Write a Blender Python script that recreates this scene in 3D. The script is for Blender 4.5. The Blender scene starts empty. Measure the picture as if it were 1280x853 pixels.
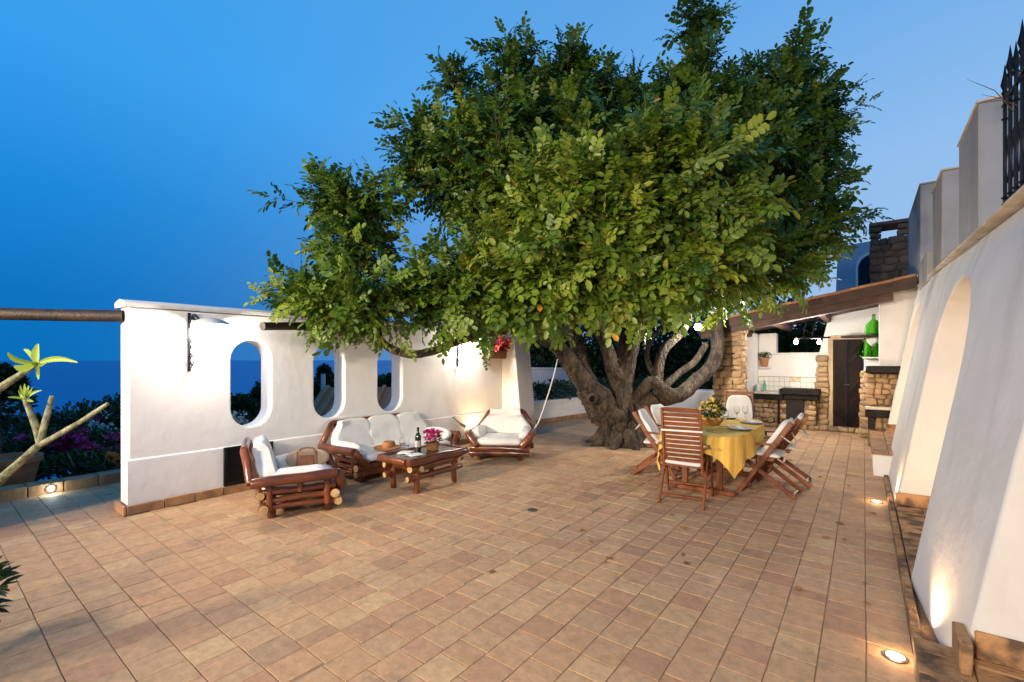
import bpy, bmesh, math, random
import numpy as np
from mathutils import Vector, Matrix, noise as mnoise
random.seed(7); rng = np.random.default_rng(7)
S = bpy.context.scene; COL = S.collection; PI = math.pi
R = math.radians
# ------------------------------------------------------------------ camera
F, CH, TH, HZ = 575.0, 1.6, R(37.4), 450.0
cam_d = bpy.data.cameras.new('camera'); cam = bpy.data.objects.new('camera', cam_d); COL.objects.link(cam)
cam.location = (0, 0, CH); cam.rotation_euler = (R(90), 0, TH)
cam_d.sensor_width = 36; cam_d.lens = 36 * F / 1280; cam_d.shift_y = (HZ - 426.5) / 1280
cam_d.clip_start = 0.05; cam_d.clip_end = 100000
S.camera = cam
S.view_settings.view_transform = 'Standard'; S.view_settings.look = 'None'
S.view_settings.exposure = 0.0; S.view_settings.gamma = 1.0
def PD(px, py, t):
    a = (px - 640) / F; b = (HZ - py) / F
    return Vector(((-math.sin(TH) + a * math.cos(TH)) * t, (math.cos(TH) + a * math.sin(TH)) * t, CH + b * t))
# ------------------------------------------------------------------ world: clear dusk sky
W = bpy.data.worlds.new('World'); S.world = W; W.use_nodes = True
nt = W.node_tree; nt.nodes.clear()
def N(t, **k):
    n = nt.nodes.new(t)
    for a, v in k.items(): setattr(n, a, v)
    return n
def lk(a, b): nt.links.new(a, b)
def ramp(node, stops):
    cr = node.color_ramp
    while len(cr.elements) > 1: cr.elements.remove(cr.elements[-1])
    cr.elements[0].position = stops[0][0]; cr.elements[0].color = (*stops[0][1], 1)
    for p, c in stops[1:]:
        e = cr.elements.new(p); e.color = (*c, 1)
tc = N('ShaderNodeTexCoord'); sep = N('ShaderNodeSeparateXYZ'); lk(tc.outputs['Generated'], sep.inputs[0])
# elevation ramps: away from the afterglow (west, left of frame) and towards it (right)
rA = N('ShaderNodeValToRGB'); rB = N('ShaderNodeValToRGB')
ramp(rA, [(0.0, (.002, .158, .50)), (.10, (.004, .175, .54)), (.26, (.012, .248, .69)), (.45, (.04, .35, .86)), (.62, (.055, .35, .82)), (1.0, (.03, .17, .50))])
ramp(rB, [(0.0, (.34, .54, .80)), (.12, (.36, .56, .83)), (.32, (.30, .53, .86)), (.55, (.16, .42, .82)), (1.0, (.03, .17, .50))])
lk(sep.outputs[2], rA.inputs[0]); lk(sep.outputs[2], rB.inputs[0])
vec = N('ShaderNodeVectorMath', operation='MULTIPLY'); vec.inputs[1].default_value = (1, 1, 0); lk(tc.outputs['Generated'], vec.inputs[0])
nrm = N('ShaderNodeVectorMath', operation='NORMALIZE'); lk(vec.outputs[0], nrm.inputs[0])
dot = N('ShaderNodeVectorMath', operation='DOT_PRODUCT'); lk(nrm.outputs[0], dot.inputs[0])
ga = TH - R(80)   # afterglow direction: 80 degrees right of the view axis
dot.inputs[1].default_value = (-math.sin(ga), math.cos(ga), 0)
mr = N('ShaderNodeMapRange', interpolation_type='SMOOTHSTEP'); mr.inputs[1].default_value = -0.62; mr.inputs[2].default_value = 1.0
lk(dot.outputs['Value'], mr.inputs[0])
mx = N('ShaderNodeMix', data_type='RGBA'); lk(mr.outputs[0], mx.inputs[0]); lk(rA.outputs[0], mx.inputs[6]); lk(rB.outputs[0], mx.inputs[7])
bg = N('ShaderNodeBackground'); bg.inputs[1].default_value = 1.0; lk(mx.outputs[2], bg.inputs[0])
out = N('ShaderNodeOutputWorld'); lk(bg.outputs[0], out.inputs[0])
# ------------------------------------------------------------------ lamps
def light(name, kind, loc, power, color=(1, .80, .58), radius=.05, target=None, angle=None, blend=.5):
    d = bpy.data.lights.new(name, kind); d.energy = power; d.color = color; d.shadow_soft_size = radius
    if angle: d.spot_size = R(angle); d.spot_blend = blend
    o = bpy.data.objects.new(name, d); COL.objects.link(o); o.location = loc
    if target is not None:
        o.rotation_euler = (Vector(target) - Vector(loc)).to_track_quat('-Z', 'Y').to_euler()
    return o
NEU = (1, .93, .84); FLD = (1, .82, .60); WARM = (1, .62, .30)
light('wall_lamp_light', 'POINT', (-5.78, 2.04, 1.92), 46, NEU, .05)
light('hidden_wall_lamp_light', 'POINT', (-5.78, 6.35, 1.92), 52, NEU, .05)
light('ground_spot_light', 'SPOT', (-5.80, 6.62, .06), 60, WARM, .03, (-6.05, 6.75, .8), 120, .9)
light('kitchen_bulb_light', 'POINT', (-1.09, 10.88, 1.93), 115, NEU, .05)
light('kitchen_bulb_light', 'POINT', (-.72, 11.3, 1.93), 95, NEU, .05)
light('tree_floodlight_light', 'POINT', tuple(PD(873, 414, 8.2)), 150, NEU, .05)
light('pier_uplight_light', 'SPOT', (.285, 3.66, .03), 50, WARM, .03, (.37, 3.72, 1.2), 125, .8)
light('pier_uplight_light', 'SPOT', (.235, 6.55, .085), 45, WARM, .03, (.42, 7.1, 1.2), 110, .8)
light('recess_uplight_light', 'SPOT', (.62, 4.85, .12), 75, WARM, .03, (.70, 6.1, 1.2), 110, .8)
light('recess_uplight_light', 'SPOT', (.70, 9.05, .36), 65, WARM, .03, (.78, 10.4, 1.4), 110, .8)
light('recess_uplight_light', 'SPOT', (.75, 1.6, .25), 9, WARM, .03, (.70, 2.9, 1.2), 110, .8)
light('house_lamp_light', 'SPOT', (-5.0, -4.6, 3.0), 5600, FLD, .45, (-5.0, 8, 2.6), 74, 1)
light('house_lamp_light', 'SPOT', (-.9, -2.6, 2.6), 1850, FLD, .35, (-1.2, 4.6, .2), 96, 1)
# ------------------------------------------------------------------ mesh builder
class MB:
    def __init__(s): s.v = []; s.f = []; s.m = []
    def add(s, vs, fs, M=None, mi=0):
        b = len(s.v)
        s.v += [tuple(M @ Vector(p)) for p in vs] if M is not None else [tuple(p) for p in vs]
        s.f += [tuple(i + b for i in f) for f in fs]; s.m += [mi] * len(fs) if isinstance(mi, int) else list(mi)
        return s
    def mesh(s, name, mats, smooth=True, ang=40):
        me = bpy.data.meshes.new(name); me.from_pydata(s.v, [], s.f)
        for m in (mats if isinstance(mats, (list, tuple)) else [mats]): me.materials.append(m)
        if any(s.m): me.polygons.foreach_set('material_index', s.m)
        if smooth:
            me.polygons.foreach_set('use_smooth', [True] * len(me.polygons)); me.set_sharp_from_angle(angle=R(ang))
        me.update(); return me
def T(x, y, z): return Matrix.Translation((x, y, z))
def RZ(a): return Matrix.Rotation(a, 4, 'Z')
def cb(sx, sy, sz, c=.006):
    """chamfered box centred on origin"""
    hx, hy, hz = sx / 2, sy / 2, sz / 2; c = min(c, hx * .6, hy * .6, hz * .6)
    vs = []; idx = {}
    for ix in (-1, 1):
        for iy in (-1, 1):
            for iz in (-1, 1):
                for ax in range(3):
                    p = [ix * hx, iy * hy, iz * hz]
                    for k, s_ in enumerate((ix, iy, iz)):
                        if k != ax: p[k] -= s_ * c
                    idx[(ix, iy, iz, ax)] = len(vs); vs.append(p)
    fs = []
    for ax in range(3):
        a, b = [k for k in range(3) if k != ax]
        for s_ in (-1, 1):
            q = []
            for sa, sb in ((-1, -1), (1, -1), (1, 1), (-1, 1)):
                t = [0, 0, 0]; t[ax] = s_; t[a] = sa; t[b] = sb; q.append(idx[(*t, ax)])
            if (s_ > 0) == (ax == 1): q.reverse()
            fs.append(q)
    for ax in range(3):
        a, b = [k for k in range(3) if k != ax]
        for sa in (-1, 1):
            for sb in (-1, 1):
                q = []
                for e, which in ((-1, a), (1, a), (1, b), (-1, b)):
                    t = [0, 0, 0]; t[ax] = e; t[a] = sa; t[b] = sb; q.append(idx[(*t, which)])
                n = (Vector(vs[q[1]]) - Vector(vs[q[0]])).cross(Vector(vs[q[2]]) - Vector(vs[q[0]]))
                o = [0, 0, 0]; o[a] = sa; o[b] = sb
                if n.dot(Vector(o)) < 0: q.reverse()
                fs.append(q)
    for ix in (-1, 1):
        for iy in (-1, 1):
            for iz in (-1, 1):
                q = [idx[(ix, iy, iz, k)] for k in range(3)]
                if ix * iy * iz < 0: q.reverse()
                fs.append(q)
    return vs, fs
def box(x0, x1, y0, y1, z0, z1, c=.006):
    vs, fs = cb(x1 - x0, y1 - y0, z1 - z0, c)
    o = ((x0 + x1) / 2, (y0 + y1) / 2, (z0 + z1) / 2)
    return [(v[0] + o[0], v[1] + o[1], v[2] + o[2]) for v in vs], fs
def bar(p0, p1, w, h, up=(0, 0, 1), c=.005):
    """box between two points, w across, h along up"""
    p0, p1 = Vector(p0), Vector(p1); d = p1 - p0; L = d.length; x = d.normalized(); up = Vector(up)
    y = up.cross(x)
    if y.length < 1e-4: y = Vector((0, 1, 0)).cross(x)
    y.normalize(); z = x.cross(y)
    M = Matrix((x, y, z)).transposed().to_4x4(); M.translation = (p0 + p1) / 2
    vs, fs = cb(L, w, h, c); return [tuple(M @ Vector(v)) for v in vs], fs
def tube(pts, rad, n=10, cap=True, ridge=0.0, seed=0, freq=2.0):
    """tapered tube along points; returns verts, faces, cap flag list"""
    P = [Vector(p) for p in pts]; k = len(P)
    rad = [rad] * k if isinstance(rad, (int, float)) else list(rad)
    vs = []; fs = []; mi = []; u = None
    for i in range(k):
        t = (P[min(i + 1, k - 1)] - P[max(i - 1, 0)]).normalized()
        if u is None:
            u = t.cross(Vector((0, 0, 1)));
            if u.length < .05: u = t.cross(Vector((1, 0, 0)))
            u.normalize()
        else:
            u = (u - t * u.dot(t)).normalized()
        w = t.cross(u)
        for j in range(n):
            a = 2 * PI * j / n; d = u * math.cos(a) + w * math.sin(a); r = rad[i]
            if ridge:
                q = P[i] * freq + d * 1.3 + Vector((seed * 7.1, 0, 0))
                if ridge > .1: r *= 1 + ridge * .35 * mnoise.noise(P[i] * 9 + d * 4)
                r *= 1 + ridge * mnoise.noise(q) + ridge * .8 * mnoise.noise(Vector((math.cos(a + i * .12) * 2.4, math.sin(a + i * .12) * 2.4, i * .10 + seed)))
            vs.append(P[i] + d * r)
    for i in range(k - 1):
        for j in range(n):
            fs.append((i * n + j, i * n + (j + 1) % n, (i + 1) * n + (j + 1) % n, (i + 1) * n + j)); mi.append(0)
    if cap:
        fs.append(tuple(range(n - 1, -1, -1))); fs.append(tuple((k - 1) * n + j for j in range(n))); mi += [1, 1]
    return vs, fs, mi
def smooth_path(pts, rad, sub=6):
    P = [Vector(p) for p in pts]; o = []; ro = []
    for i in range(len(P) - 1):
        a, b, c, d = P[max(i - 1, 0)], P[i], P[i + 1], P[min(i + 2, len(P) - 1)]
        for s_ in range(sub):
            t = s_ / sub
            o.append(.5 * ((2 * b) + (c - a) * t + (2 * a - 5 * b + 4 * c - d) * t * t + (3 * b - a - 3 * c + d) * t ** 3))
            ro.append(rad[i] * (1 - t) + rad[i + 1] * t)
    o.append(P[-1]); ro.append(rad[-1]); return o, ro
def lathe(prof, n=20, c=(0, 0, 0)):
    vs = []; fs = []
    for r, z in prof:
        for j in range(n): vs.append((c[0] + r * math.cos(2 * PI * j / n), c[1] + r * math.sin(2 * PI * j / n), c[2] + z))
    for i in range(len(prof) - 1):
        for j in range(n): fs.append((i * n + j, i * n + (j + 1) % n, (i + 1) * n + (j + 1) % n, (i + 1) * n + j))
    return vs, fs
def cushion(sx, sy, sz, e1=.55, e2=.28, nu=14, nv=28, seed=0, wr=.012):
    vs = []; fs = []
    f = lambda w, e: math.copysign(abs(w) ** e, w)
    for i in range(nu + 1):
        a = -PI / 2 + PI * i / nu
        for j in range(nv):
            b = 2 * PI * j / nv
            x = f(math.cos(a), e1) * f(math.cos(b), e2); y = f(math.cos(a), e1) * f(math.sin(b), e2); z = f(math.sin(a), .9)
            p = Vector((x * sx / 2, y * sy / 2, z * sz / 2)); q = p * 7 + Vector((seed * 3.7, 0, 0))
            p += Vector((mnoise.noise(q), mnoise.noise(q + Vector((9, 0, 0))), mnoise.noise(q + Vector((0, 9, 0))))) * wr
            vs.append(p)
    for i in range(nu):
        for j in range(nv): fs.append((i * nv + j, i * nv + (j + 1) % nv, (i + 1) * nv + (j + 1) % nv, (i + 1) * nv + j))
    return vs, fs
def prism(poly, M, depth):
    """polygon (2-D) extruded along local z, placed by M"""
    n = len(poly); vs = [(p[0], p[1], 0) for p in poly] + [(p[0], p[1], depth) for p in poly]
    fs = [tuple(range(n - 1, -1, -1)), tuple(range(n, 2 * n))] + [(i, (i + 1) % n, n + (i + 1) % n, n + i) for i in range(n)]
    return [tuple(M @ Vector(v)) for v in vs], fs
def clip(poly, a, b, c):
    """keep a*x+b*y<=c"""
    o = []
    for i in range(len(poly)):
        p, q = poly[i], poly[(i + 1) % len(poly)]; dp = a * p[0] + b * p[1] - c; dq = a * q[0] + b * q[1] - c
        if dp <= 0: o.append(p)
        if dp * dq < 0:
            t = dp / (dp - dq); o.append((p[0] + (q[0] - p[0]) * t, p[1] + (q[1] - p[1]) * t))
    return o
def slab(loops, front, back):
    """flat shape with holes (loops of (s,z)) filled, mapped by front/back, closed round the loops"""
    bm = bmesh.new(); es = []; fl = []
    for L in loops:
        vs = [bm.verts.new((s_, 0, z)) for s_, z in L]; fl.append(vs)
        for i in range(len(vs)): es.append(bm.edges.new((vs[i], vs[(i + 1) % len(vs)])))
    bmesh.ops.triangle_fill(bm, use_beauty=True, edges=es, normal=(0, -1, 0))
    bm.verts.index_update()
    P = [(v.co.x, v.co.z) for v in bm.verts]; tr = [tuple(v.index for v in f.verts) for f in bm.faces]
    n = len(P); vs = [front(*p) for p in P] + [back(*p) for p in P]
    fs = tr + [tuple(i + n for i in reversed(t)) for t in tr]
    for L in fl:
        id_ = [v.index for v in L]
        for i in range(len(id_)):
            a, b = id_[i], id_[(i + 1) % len(id_)]; fs.append((a, b, b + n, a + n))
    bm.free()
    bm = bmesh.new(); bv = [bm.verts.new(v) for v in vs]
    for f in fs:
        try: bm.faces.new([bv[i] for i in f])
        except ValueError: pass
    bmesh.ops.recalc_face_normals(bm, faces=bm.faces[:]); bm.verts.index_update()
    r = [tuple(v.co) for v in bm.verts], [tuple(v.index for v in f.verts) for f in bm.faces]; bm.free(); return r
# ------------------------------------------------------------------ objects
WC = set()   # roots whose children are modelled in world coordinates
def link(o, parent=None):
    COL.objects.link(o)
    if parent is not None:
        o.parent = parent
        if parent.name in WC: o.matrix_parent_inverse = Matrix.Translation(-Vector(parent.location))
    return o
def obj(name, mb, mats, parent=None, smooth=True, ang=40, label=None, kind=None):
    me = mb if isinstance(mb, bpy.types.Mesh) else mb.mesh(name, mats, smooth, ang)
    o = bpy.data.objects.new(name, me); link(o, parent)
    if label: o['label'] = label
    if kind: o['kind'] = kind
    return o
def tag(o, label, cat, group=None):
    o['label'] = label; o['category'] = cat
    if group: o['group'] = group
    return o
def soft(o, w=.012):
    b = o.modifiers.new('soft_edges', 'BEVEL'); b.width = w; b.segments = 3; b.limit_method = 'ANGLE'; b.angle_limit = R(50); return o
def thing(name, label, cat, loc=(0, 0, 0), rot=0, group=None, world=False):
    o = bpy.data.objects.new(name, None); COL.objects.link(o); o.empty_display_size = .1
    o.location = loc; o.rotation_euler = (0, 0, rot); tag(o, label, cat, group)
    if world: WC.add(o.name)
    return o
def one(vs_fs, mi=0):
    m = MB(); m.add(vs_fs[0], vs_fs[1], None, vs_fs[2] if len(vs_fs) > 2 else mi); return m
def dup(root, loc, rot, label):
    r = root.copy(); COL.objects.link(r); r.location = loc; r.rotation_euler = (0, 0, rot); r['label'] = label
    for ch in list(root.children):
        c = ch.copy(); COL.objects.link(c); c.parent = r
        for g in list(ch.children):
            d = g.copy(); COL.objects.link(d); d.parent = c
    return r
# ------------------------------------------------------------------ materials
def mat(name, c, rough=.6, c2=None, scale=8, bump=0, bscale=None, spec=.5, trans=0, ior=1.45, metal=0, emit=None, es=0, vary=0, detail=6, stretch=None, thr=(.35, .65), sheen=0, coat=0):
    m = bpy.data.materials.new(name); m.use_nodes = True; t = m.node_tree; b = t.nodes['Principled BSDF']
    b.inputs['Base Color'].default_value = (*c, 1); b.inputs['Roughness'].default_value = rough
    b.inputs['Specular IOR Level'].default_value = spec; b.inputs['Metallic'].default_value = metal
    b.inputs['Transmission Weight'].default_value = trans; b.inputs['IOR'].default_value = ior; b.inputs['Coat Weight'].default_value = coat
    if emit: b.inputs['Emission Color'].default_value = (*emit, 1); b.inputs['Emission Strength'].default_value = es
    L = t.links.new; col = None
    co = t.nodes.new('ShaderNodeTexCoord'); src = co.outputs['Object']
    if stretch:
        mp = t.nodes.new('ShaderNodeMapping'); mp.inputs['Scale'].default_value = stretch; L(src, mp.inputs[0]); src = mp.outputs[0]
    oi = t.nodes.new('ShaderNodeObjectInfo')
    add = t.nodes.new('ShaderNodeVectorMath'); add.operation = 'ADD'; sc = t.nodes.new('ShaderNodeVectorMath'); sc.operation = 'SCALE'
    cmb = t.nodes.new('ShaderNodeCombineXYZ')
    for i in range(3): L(oi.outputs['Random'], cmb.inputs[i])
    L(cmb.outputs[0], sc.inputs[0]); sc.inputs['Scale'].default_value = 37.0
    L(src, add.inputs[0]); L(sc.outputs[0], add.inputs[1]); src = add.outputs[0]
    if c2:
        n = t.nodes.new('ShaderNodeTexNoise'); n.inputs['Scale'].default_value = scale; n.inputs['Detail'].default_value = detail; L(src, n.inputs['Vector'])
        r = t.nodes.new('ShaderNodeMapRange'); r.inputs[1].default_value = thr[0]; r.inputs[2].default_value = thr[1]; L(n.outputs[0], r.inputs[0])
        x = t.nodes.new('ShaderNodeMix'); x.data_type = 'RGBA'; L(r.outputs[0], x.inputs[0]); x.inputs[6].default_value = (*c, 1); x.inputs[7].default_value = (*c2, 1)
        col = x.outputs[2]
    if vary:
        h = t.nodes.new('ShaderNodeHueSaturation'); r = t.nodes.new('ShaderNodeMapRange'); r.inputs[3].default_value = 1 - vary; r.inputs[4].default_value = 1 + vary
        L(oi.outputs['Random'], r.inputs[0]); L(r.outputs[0], h.inputs['Value'])
        if col: L(col, h.inputs['Color'])
        else: h.inputs['Color'].default_value = (*c, 1)
        col = h.outputs[0]
    if col: L(col, b.inputs['Base Color'])
    if bump:
        n = t.nodes.new('ShaderNodeTexNoise'); n.inputs['Scale'].default_value = bscale or scale * 4; n.inputs['Detail'].default_value = 5; L(src, n.inputs['Vector'])
        bp = t.nodes.new('ShaderNodeBump'); bp.inputs['Strength'].default_value = bump; bp.inputs['Distance'].default_value = .02
        L(n.outputs[0], bp.inputs['Height']); L(bp.outputs[0], b.inputs['Normal'])
    return m
def plaster(name, c, c2, c3, streak=.35):
    """painted plaster: broad tone drift, grey rain streaks, fine relief"""
    m = mat(name, c, .85, c2, 2.2, .22, 9, spec=.2, detail=9); t = m.node_tree; b = t.nodes['Principled BSDF']; L = t.links.new
    old = b.inputs['Base Color'].links[0].from_socket
    co = t.nodes.new('ShaderNodeTexCoord'); mp = t.nodes.new('ShaderNodeMapping'); mp.inputs['Scale'].default_value = (2.2, 2.2, .5); L(co.outputs['Object'], mp.inputs[0])
    n = t.nodes.new('ShaderNodeTexNoise'); n.inputs['Scale'].default_value = 1.6; n.inputs['Detail'].default_value = 7; L(mp.outputs[0], n.inputs['Vector'])
    r = t.nodes.new('ShaderNodeMapRange'); r.inputs[1].default_value = .55; r.inputs[2].default_value = .78; r.inputs[4].default_value = streak; L(n.outputs[0], r.inputs[0])
    x = t.nodes.new('ShaderNodeMix'); x.data_type = 'RGBA'; L(r.outputs[0], x.inputs[0]); L(old, x.inputs[6]); x.inputs[7].default_value = (*c3, 1)
    L(x.outputs[2], b.inputs['Base Color']); return m
M_WALL = plaster('white_plaster', (.80, .78, .75), (.75, .73, .70), (.56, .53, .50), .22)
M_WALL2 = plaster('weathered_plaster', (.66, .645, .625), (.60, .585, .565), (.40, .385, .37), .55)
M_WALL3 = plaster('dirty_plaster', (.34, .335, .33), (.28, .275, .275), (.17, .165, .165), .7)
M_LEDGE = mat('stained_ledge', (.50, .40, .27), .85, (.66, .60, .50), 5, .3, 40)
M_TERRA = mat('terracotta', (.42, .20, .09), .8, (.33, .15, .07), 9, .3, 50, vary=.15)
M_SKIRT = mat('skirting_clay', (.44, .24, .11), .75, (.27, .14, .07), 7, .3, 40, vary=.18)
M_SKIRTD = mat('mossy_clay', (.40, .22, .10), .85, (.10, .06, .035), 6, .5, 40, vary=.2, thr=(.45, .6))
M_GROUT = mat('grout', (.37, .25, .15), .95, (.22, .15, .09), 3, .3, 60)
M_STONE = mat('rubble_stone', (.46, .31, .17), .9, (.30, .19, .10), 9, .6, 25, vary=.32)
M_STONED = mat('dark_rubble', (.24, .14, .085), .9, (.11, .065, .045), 9, .6, 25, vary=.35)
M_MORTAR = mat('mortar', (.25, .18, .11), .95, (.16, .11, .07), 12, .5, 50)
M_LOG = mat('varnished_log', (.17, .048, .016), .28, (.065, .020, .009), 5, .15, 18, coat=.3, vary=.2, stretch=(1, 1, 1))
M_LOGEND = mat('cut_wood', (.50, .33, .14), .7, (.30, .17, .06), 14, .2)
M_TEAK = mat('teak', (.23, .072, .022), .4, (.145, .042, .013), 10, .12, 60, vary=.18)
M_DARKW = mat('dark_timber', (.040, .020, .014), .6, (.018, .010, .008), 7, .3, 40, vary=.2)
M_BEAM = mat('roof_timber', (.075, .034, .019), .6, (.036, .017, .011), 6, .3, 40, vary=.25)
M_DOOR = mat('door_timber', (.022, .009, .008), .5, (.012, .006, .005), 8, .2, 40, vary=.6, spec=.12)
M_CLOTH = mat('cushion_cloth', (.70, .69, .67), .95, (.62, .61, .59), 6, .14, 24, spec=.15)
M_YEL = mat('yellow_cloth', (.78, .47, .085), .85, (.72, .41, .06), 14, .2, 160, spec=.2)
M_BARK = mat('carob_bark', (.125, .090, .062), .95, (.034, .025, .018), 9, 1.0, 16, stretch=(1, 1, .4), thr=(.32, .62))
_t = M_BARK.node_tree; _b = _t.nodes['Principled BSDF']; _g = _t.nodes.new('ShaderNodeNewGeometry'); _mp = _t.nodes.new('ShaderNodeMapping'); _mp.inputs['Scale'].default_value = (1, 1, .30); _t.links.new(_g.outputs['Position'], _mp.inputs[0])
_v = _t.nodes.new('ShaderNodeTexVoronoi'); _v.feature = 'DISTANCE_TO_EDGE'; _v.inputs['Scale'].default_value = 15; _n = _t.nodes.new('ShaderNodeTexNoise'); _n.inputs['Scale'].default_value = 5; _n.inputs['Detail'].default_value = 8
_t.links.new(_mp.outputs[0], _n.inputs['Vector']); _vm = _t.nodes.new('ShaderNodeVectorMath'); _vm.operation = 'MULTIPLY_ADD'; _vm.inputs[1].default_value = (.35, .35, .35); _t.links.new(_n.outputs['Color'], _vm.inputs[0]); _t.links.new(_mp.outputs[0], _vm.inputs[2]); _t.links.new(_vm.outputs[0], _v.inputs['Vector'])
_n2 = _t.nodes.new('ShaderNodeTexNoise'); _n2.inputs['Scale'].default_value = 26; _n2.inputs['Detail'].default_value = 8; _t.links.new(_mp.outputs[0], _n2.inputs['Vector'])
_r = _t.nodes.new('ShaderNodeMapRange'); _r.inputs[2].default_value = .16; _t.links.new(_v.outputs['Distance'], _r.inputs[0]); _ad = _t.nodes.new('ShaderNodeMath'); _ad.operation = 'MULTIPLY_ADD'; _ad.inputs[1].default_value = .5; _t.links.new(_r.outputs[0], _ad.inputs[0]); _t.links.new(_n2.outputs[0], _ad.inputs[2])
_bp = [n for n in _t.nodes if n.type == 'BUMP'][0]; _bp.inputs['Distance'].default_value = .055; _t.links.new(_ad.outputs[0], _bp.inputs['Height'])
M_TWIG = mat('twig_bark', (.16, .09, .05), .9, (.09, .05, .03), 12, .4)
M_IRON = mat('black_iron', (.012, .012, .014), .5, metal=.6, bump=.15, bscale=60)
M_BLACK = mat('black_paint', (.006, .005, .005), .5, (.012, .010, .010), 20, spec=.2)
M_SLATE = mat('dark_slab', (.008, .007, .007), .6, (.016, .014, .013), 12, .3, spec=.15)
M_MARBLE = mat('worktop', (.55, .50, .44), .35, (.40, .36, .31), 6)
M_CERAM = mat('glazed_tile', (.78, .76, .70), .2, vary=.06)
M_CERAM2 = mat('patterned_tile', (.45, .33, .16), .25, (.62, .55, .38), 30, thr=(.48, .52))
M_STEEL = mat('grey_steel', (.25, .25, .26), .35, metal=.9)
M_ENAM = mat('lamp_enamel', (.55, .54, .52), .4)
M_BULB = mat('lit_bulb', (1, .95, .85), .5, emit=(1, .93, .80), es=90)
M_BULBW = mat('lit_warm_lens', (1, .8, .5), .5, emit=(1, .74, .38), es=30)
M_BULBC = mat('lit_cool_lens', (1, 1, 1), .5, emit=(.9, 1, .95), es=8)
M_GREEN = mat('green_glass', (.40, .84, .24), .03, trans=1, ior=1.2)
M_BOTTLE = mat('wine_bottle_glass', (.010, .014, .010), .08)
M_LBL = mat('paper_label', (.45, .40, .34), .8)
M_GLASS = mat('clear_glass', (.95, .97, .97), .02, trans=1, ior=1.3)
M_PLATE = mat('plate_china', (.62, .66, .66), .15)
M_RIM = mat('plate_rim', (.10, .14, .15), .2)
M_STRAW = mat('straw', (.36, .17, .06), .85, (.26, .11, .04), 40, .5, 90)
M_WICK = mat('wicker', (.48, .25, .05), .75, (.28, .13, .03), 60, .6, 90)
M_CANV = mat('bag_canvas', (.66, .45, .26), .9, (.58, .39, .22), 30, .3)
M_LEATH = mat('tan_leather', (.34, .10, .03), .5, (.26, .07, .02), 20)
M_ROPE = mat('rope', (.72, .68, .62), .9, (.55, .50, .45), 60, .4)
M_PAPER = mat('paper', (.78, .77, .75), .8)
M_TABTOP = mat('table_slat', (.040, .017, .012), .22, (.02, .009, .007), 10, vary=.3, coat=.3)
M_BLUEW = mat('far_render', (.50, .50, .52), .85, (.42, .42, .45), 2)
M_LEAD = mat('window_dark', (.004, .005, .008), .1)
M_DRYL = mat('dry_leaf', (.36, .17, .04), .8, (.22, .10, .03), 30, vary=.3)
_t = M_YEL.node_tree; _b = _t.nodes['Principled BSDF']; _o = _b.inputs['Base Color'].links[0].from_socket
_w = _t.nodes.new('ShaderNodeTexWave'); _w.inputs['Scale'].default_value = 5.5; _w.inputs['Distortion'].default_value = .3; _c = _t.nodes.new('ShaderNodeTexCoord'); _t.links.new(_c.outputs['Object'], _w.inputs['Vector'])
_x = _t.nodes.new('ShaderNodeMix'); _x.data_type = 'RGBA'; _r = _t.nodes.new('ShaderNodeMapRange'); _r.inputs[1].default_value = .55; _r.inputs[2].default_value = .8; _r.inputs[4].default_value = .55
_t.links.new(_w.outputs[0], _r.inputs[0]); _t.links.new(_r.outputs[0], _x.inputs[0]); _t.links.new(_o, _x.inputs[6]); _x.inputs[7].default_value = (.82, .58, .20, 1); _t.links.new(_x.outputs[2], _b.inputs['Base Color'])
def leaf_mat(name, stops, rough=.42, tr=.28, spec=.4):
    m = bpy.data.materials.new(name); m.use_nodes = True; t = m.node_tree; L = t.links.new; b = t.nodes['Principled BSDF']
    a = t.nodes.new('ShaderNodeAttribute'); a.attribute_name = 'tint'; oi = t.nodes.new('ShaderNodeObjectInfo')
    s_ = t.nodes.new('ShaderNodeSeparateColor'); L(oi.outputs['Color'], s_.inputs[0])
    ad = t.nodes.new('ShaderNodeMath'); ad.operation = 'ADD'; L(a.outputs['Fac'], ad.inputs[0]); L(s_.outputs[0], ad.inputs[1])
    r = t.nodes.new('ShaderNodeValToRGB'); ramp(r, stops); L(ad.outputs[0], r.inputs[0])
    L(r.outputs[0], b.inputs['Base Color']); b.inputs['Roughness'].default_value = rough; b.inputs['Specular IOR Level'].default_value = spec
    tl = t.nodes.new('ShaderNodeBsdfTranslucent'); L(r.outputs[0], tl.inputs[0])
    ms = t.nodes.new('ShaderNodeMixShader'); ms.inputs[0].default_value = tr
    L(b.outputs[0], ms.inputs[1]); L(tl.outputs[0], ms.inputs[2]); L(ms.outputs[0], t.nodes['Material Output'].inputs[0]); return m
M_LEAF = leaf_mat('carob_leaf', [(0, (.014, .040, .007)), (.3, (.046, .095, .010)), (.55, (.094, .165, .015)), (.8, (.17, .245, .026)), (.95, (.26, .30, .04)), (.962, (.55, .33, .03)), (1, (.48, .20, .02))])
M_DLEAF = leaf_mat('garden_leaf', [(0, (.010, .026, .010)), (.6, (.025, .06, .018)), (1, (.06, .12, .03))])
M_PINK = leaf_mat('pink_petal', [(0, (.45, .03, .16)), (1, (.65, .10, .30))])
M_MAG = leaf_mat('magenta_petal', [(0, (.55, .012, .13)), (1, (.75, .04, .22))])
M_RED = leaf_mat('coral_petal', [(0, (.60, .05, .08)), (1, (.75, .18, .16))])
M_YELF = leaf_mat('yellow_petal', [(0, (.72, .48, .06)), (1, (.80, .66, .22))])
M_WHF = leaf_mat('white_petal', [(0, (.5, .5, .46)), (1, (.7, .7, .65))])
M_ORG = leaf_mat('orange_petal', [(0, (.65, .16, .02)), (1, (.75, .25, .03))])
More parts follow.
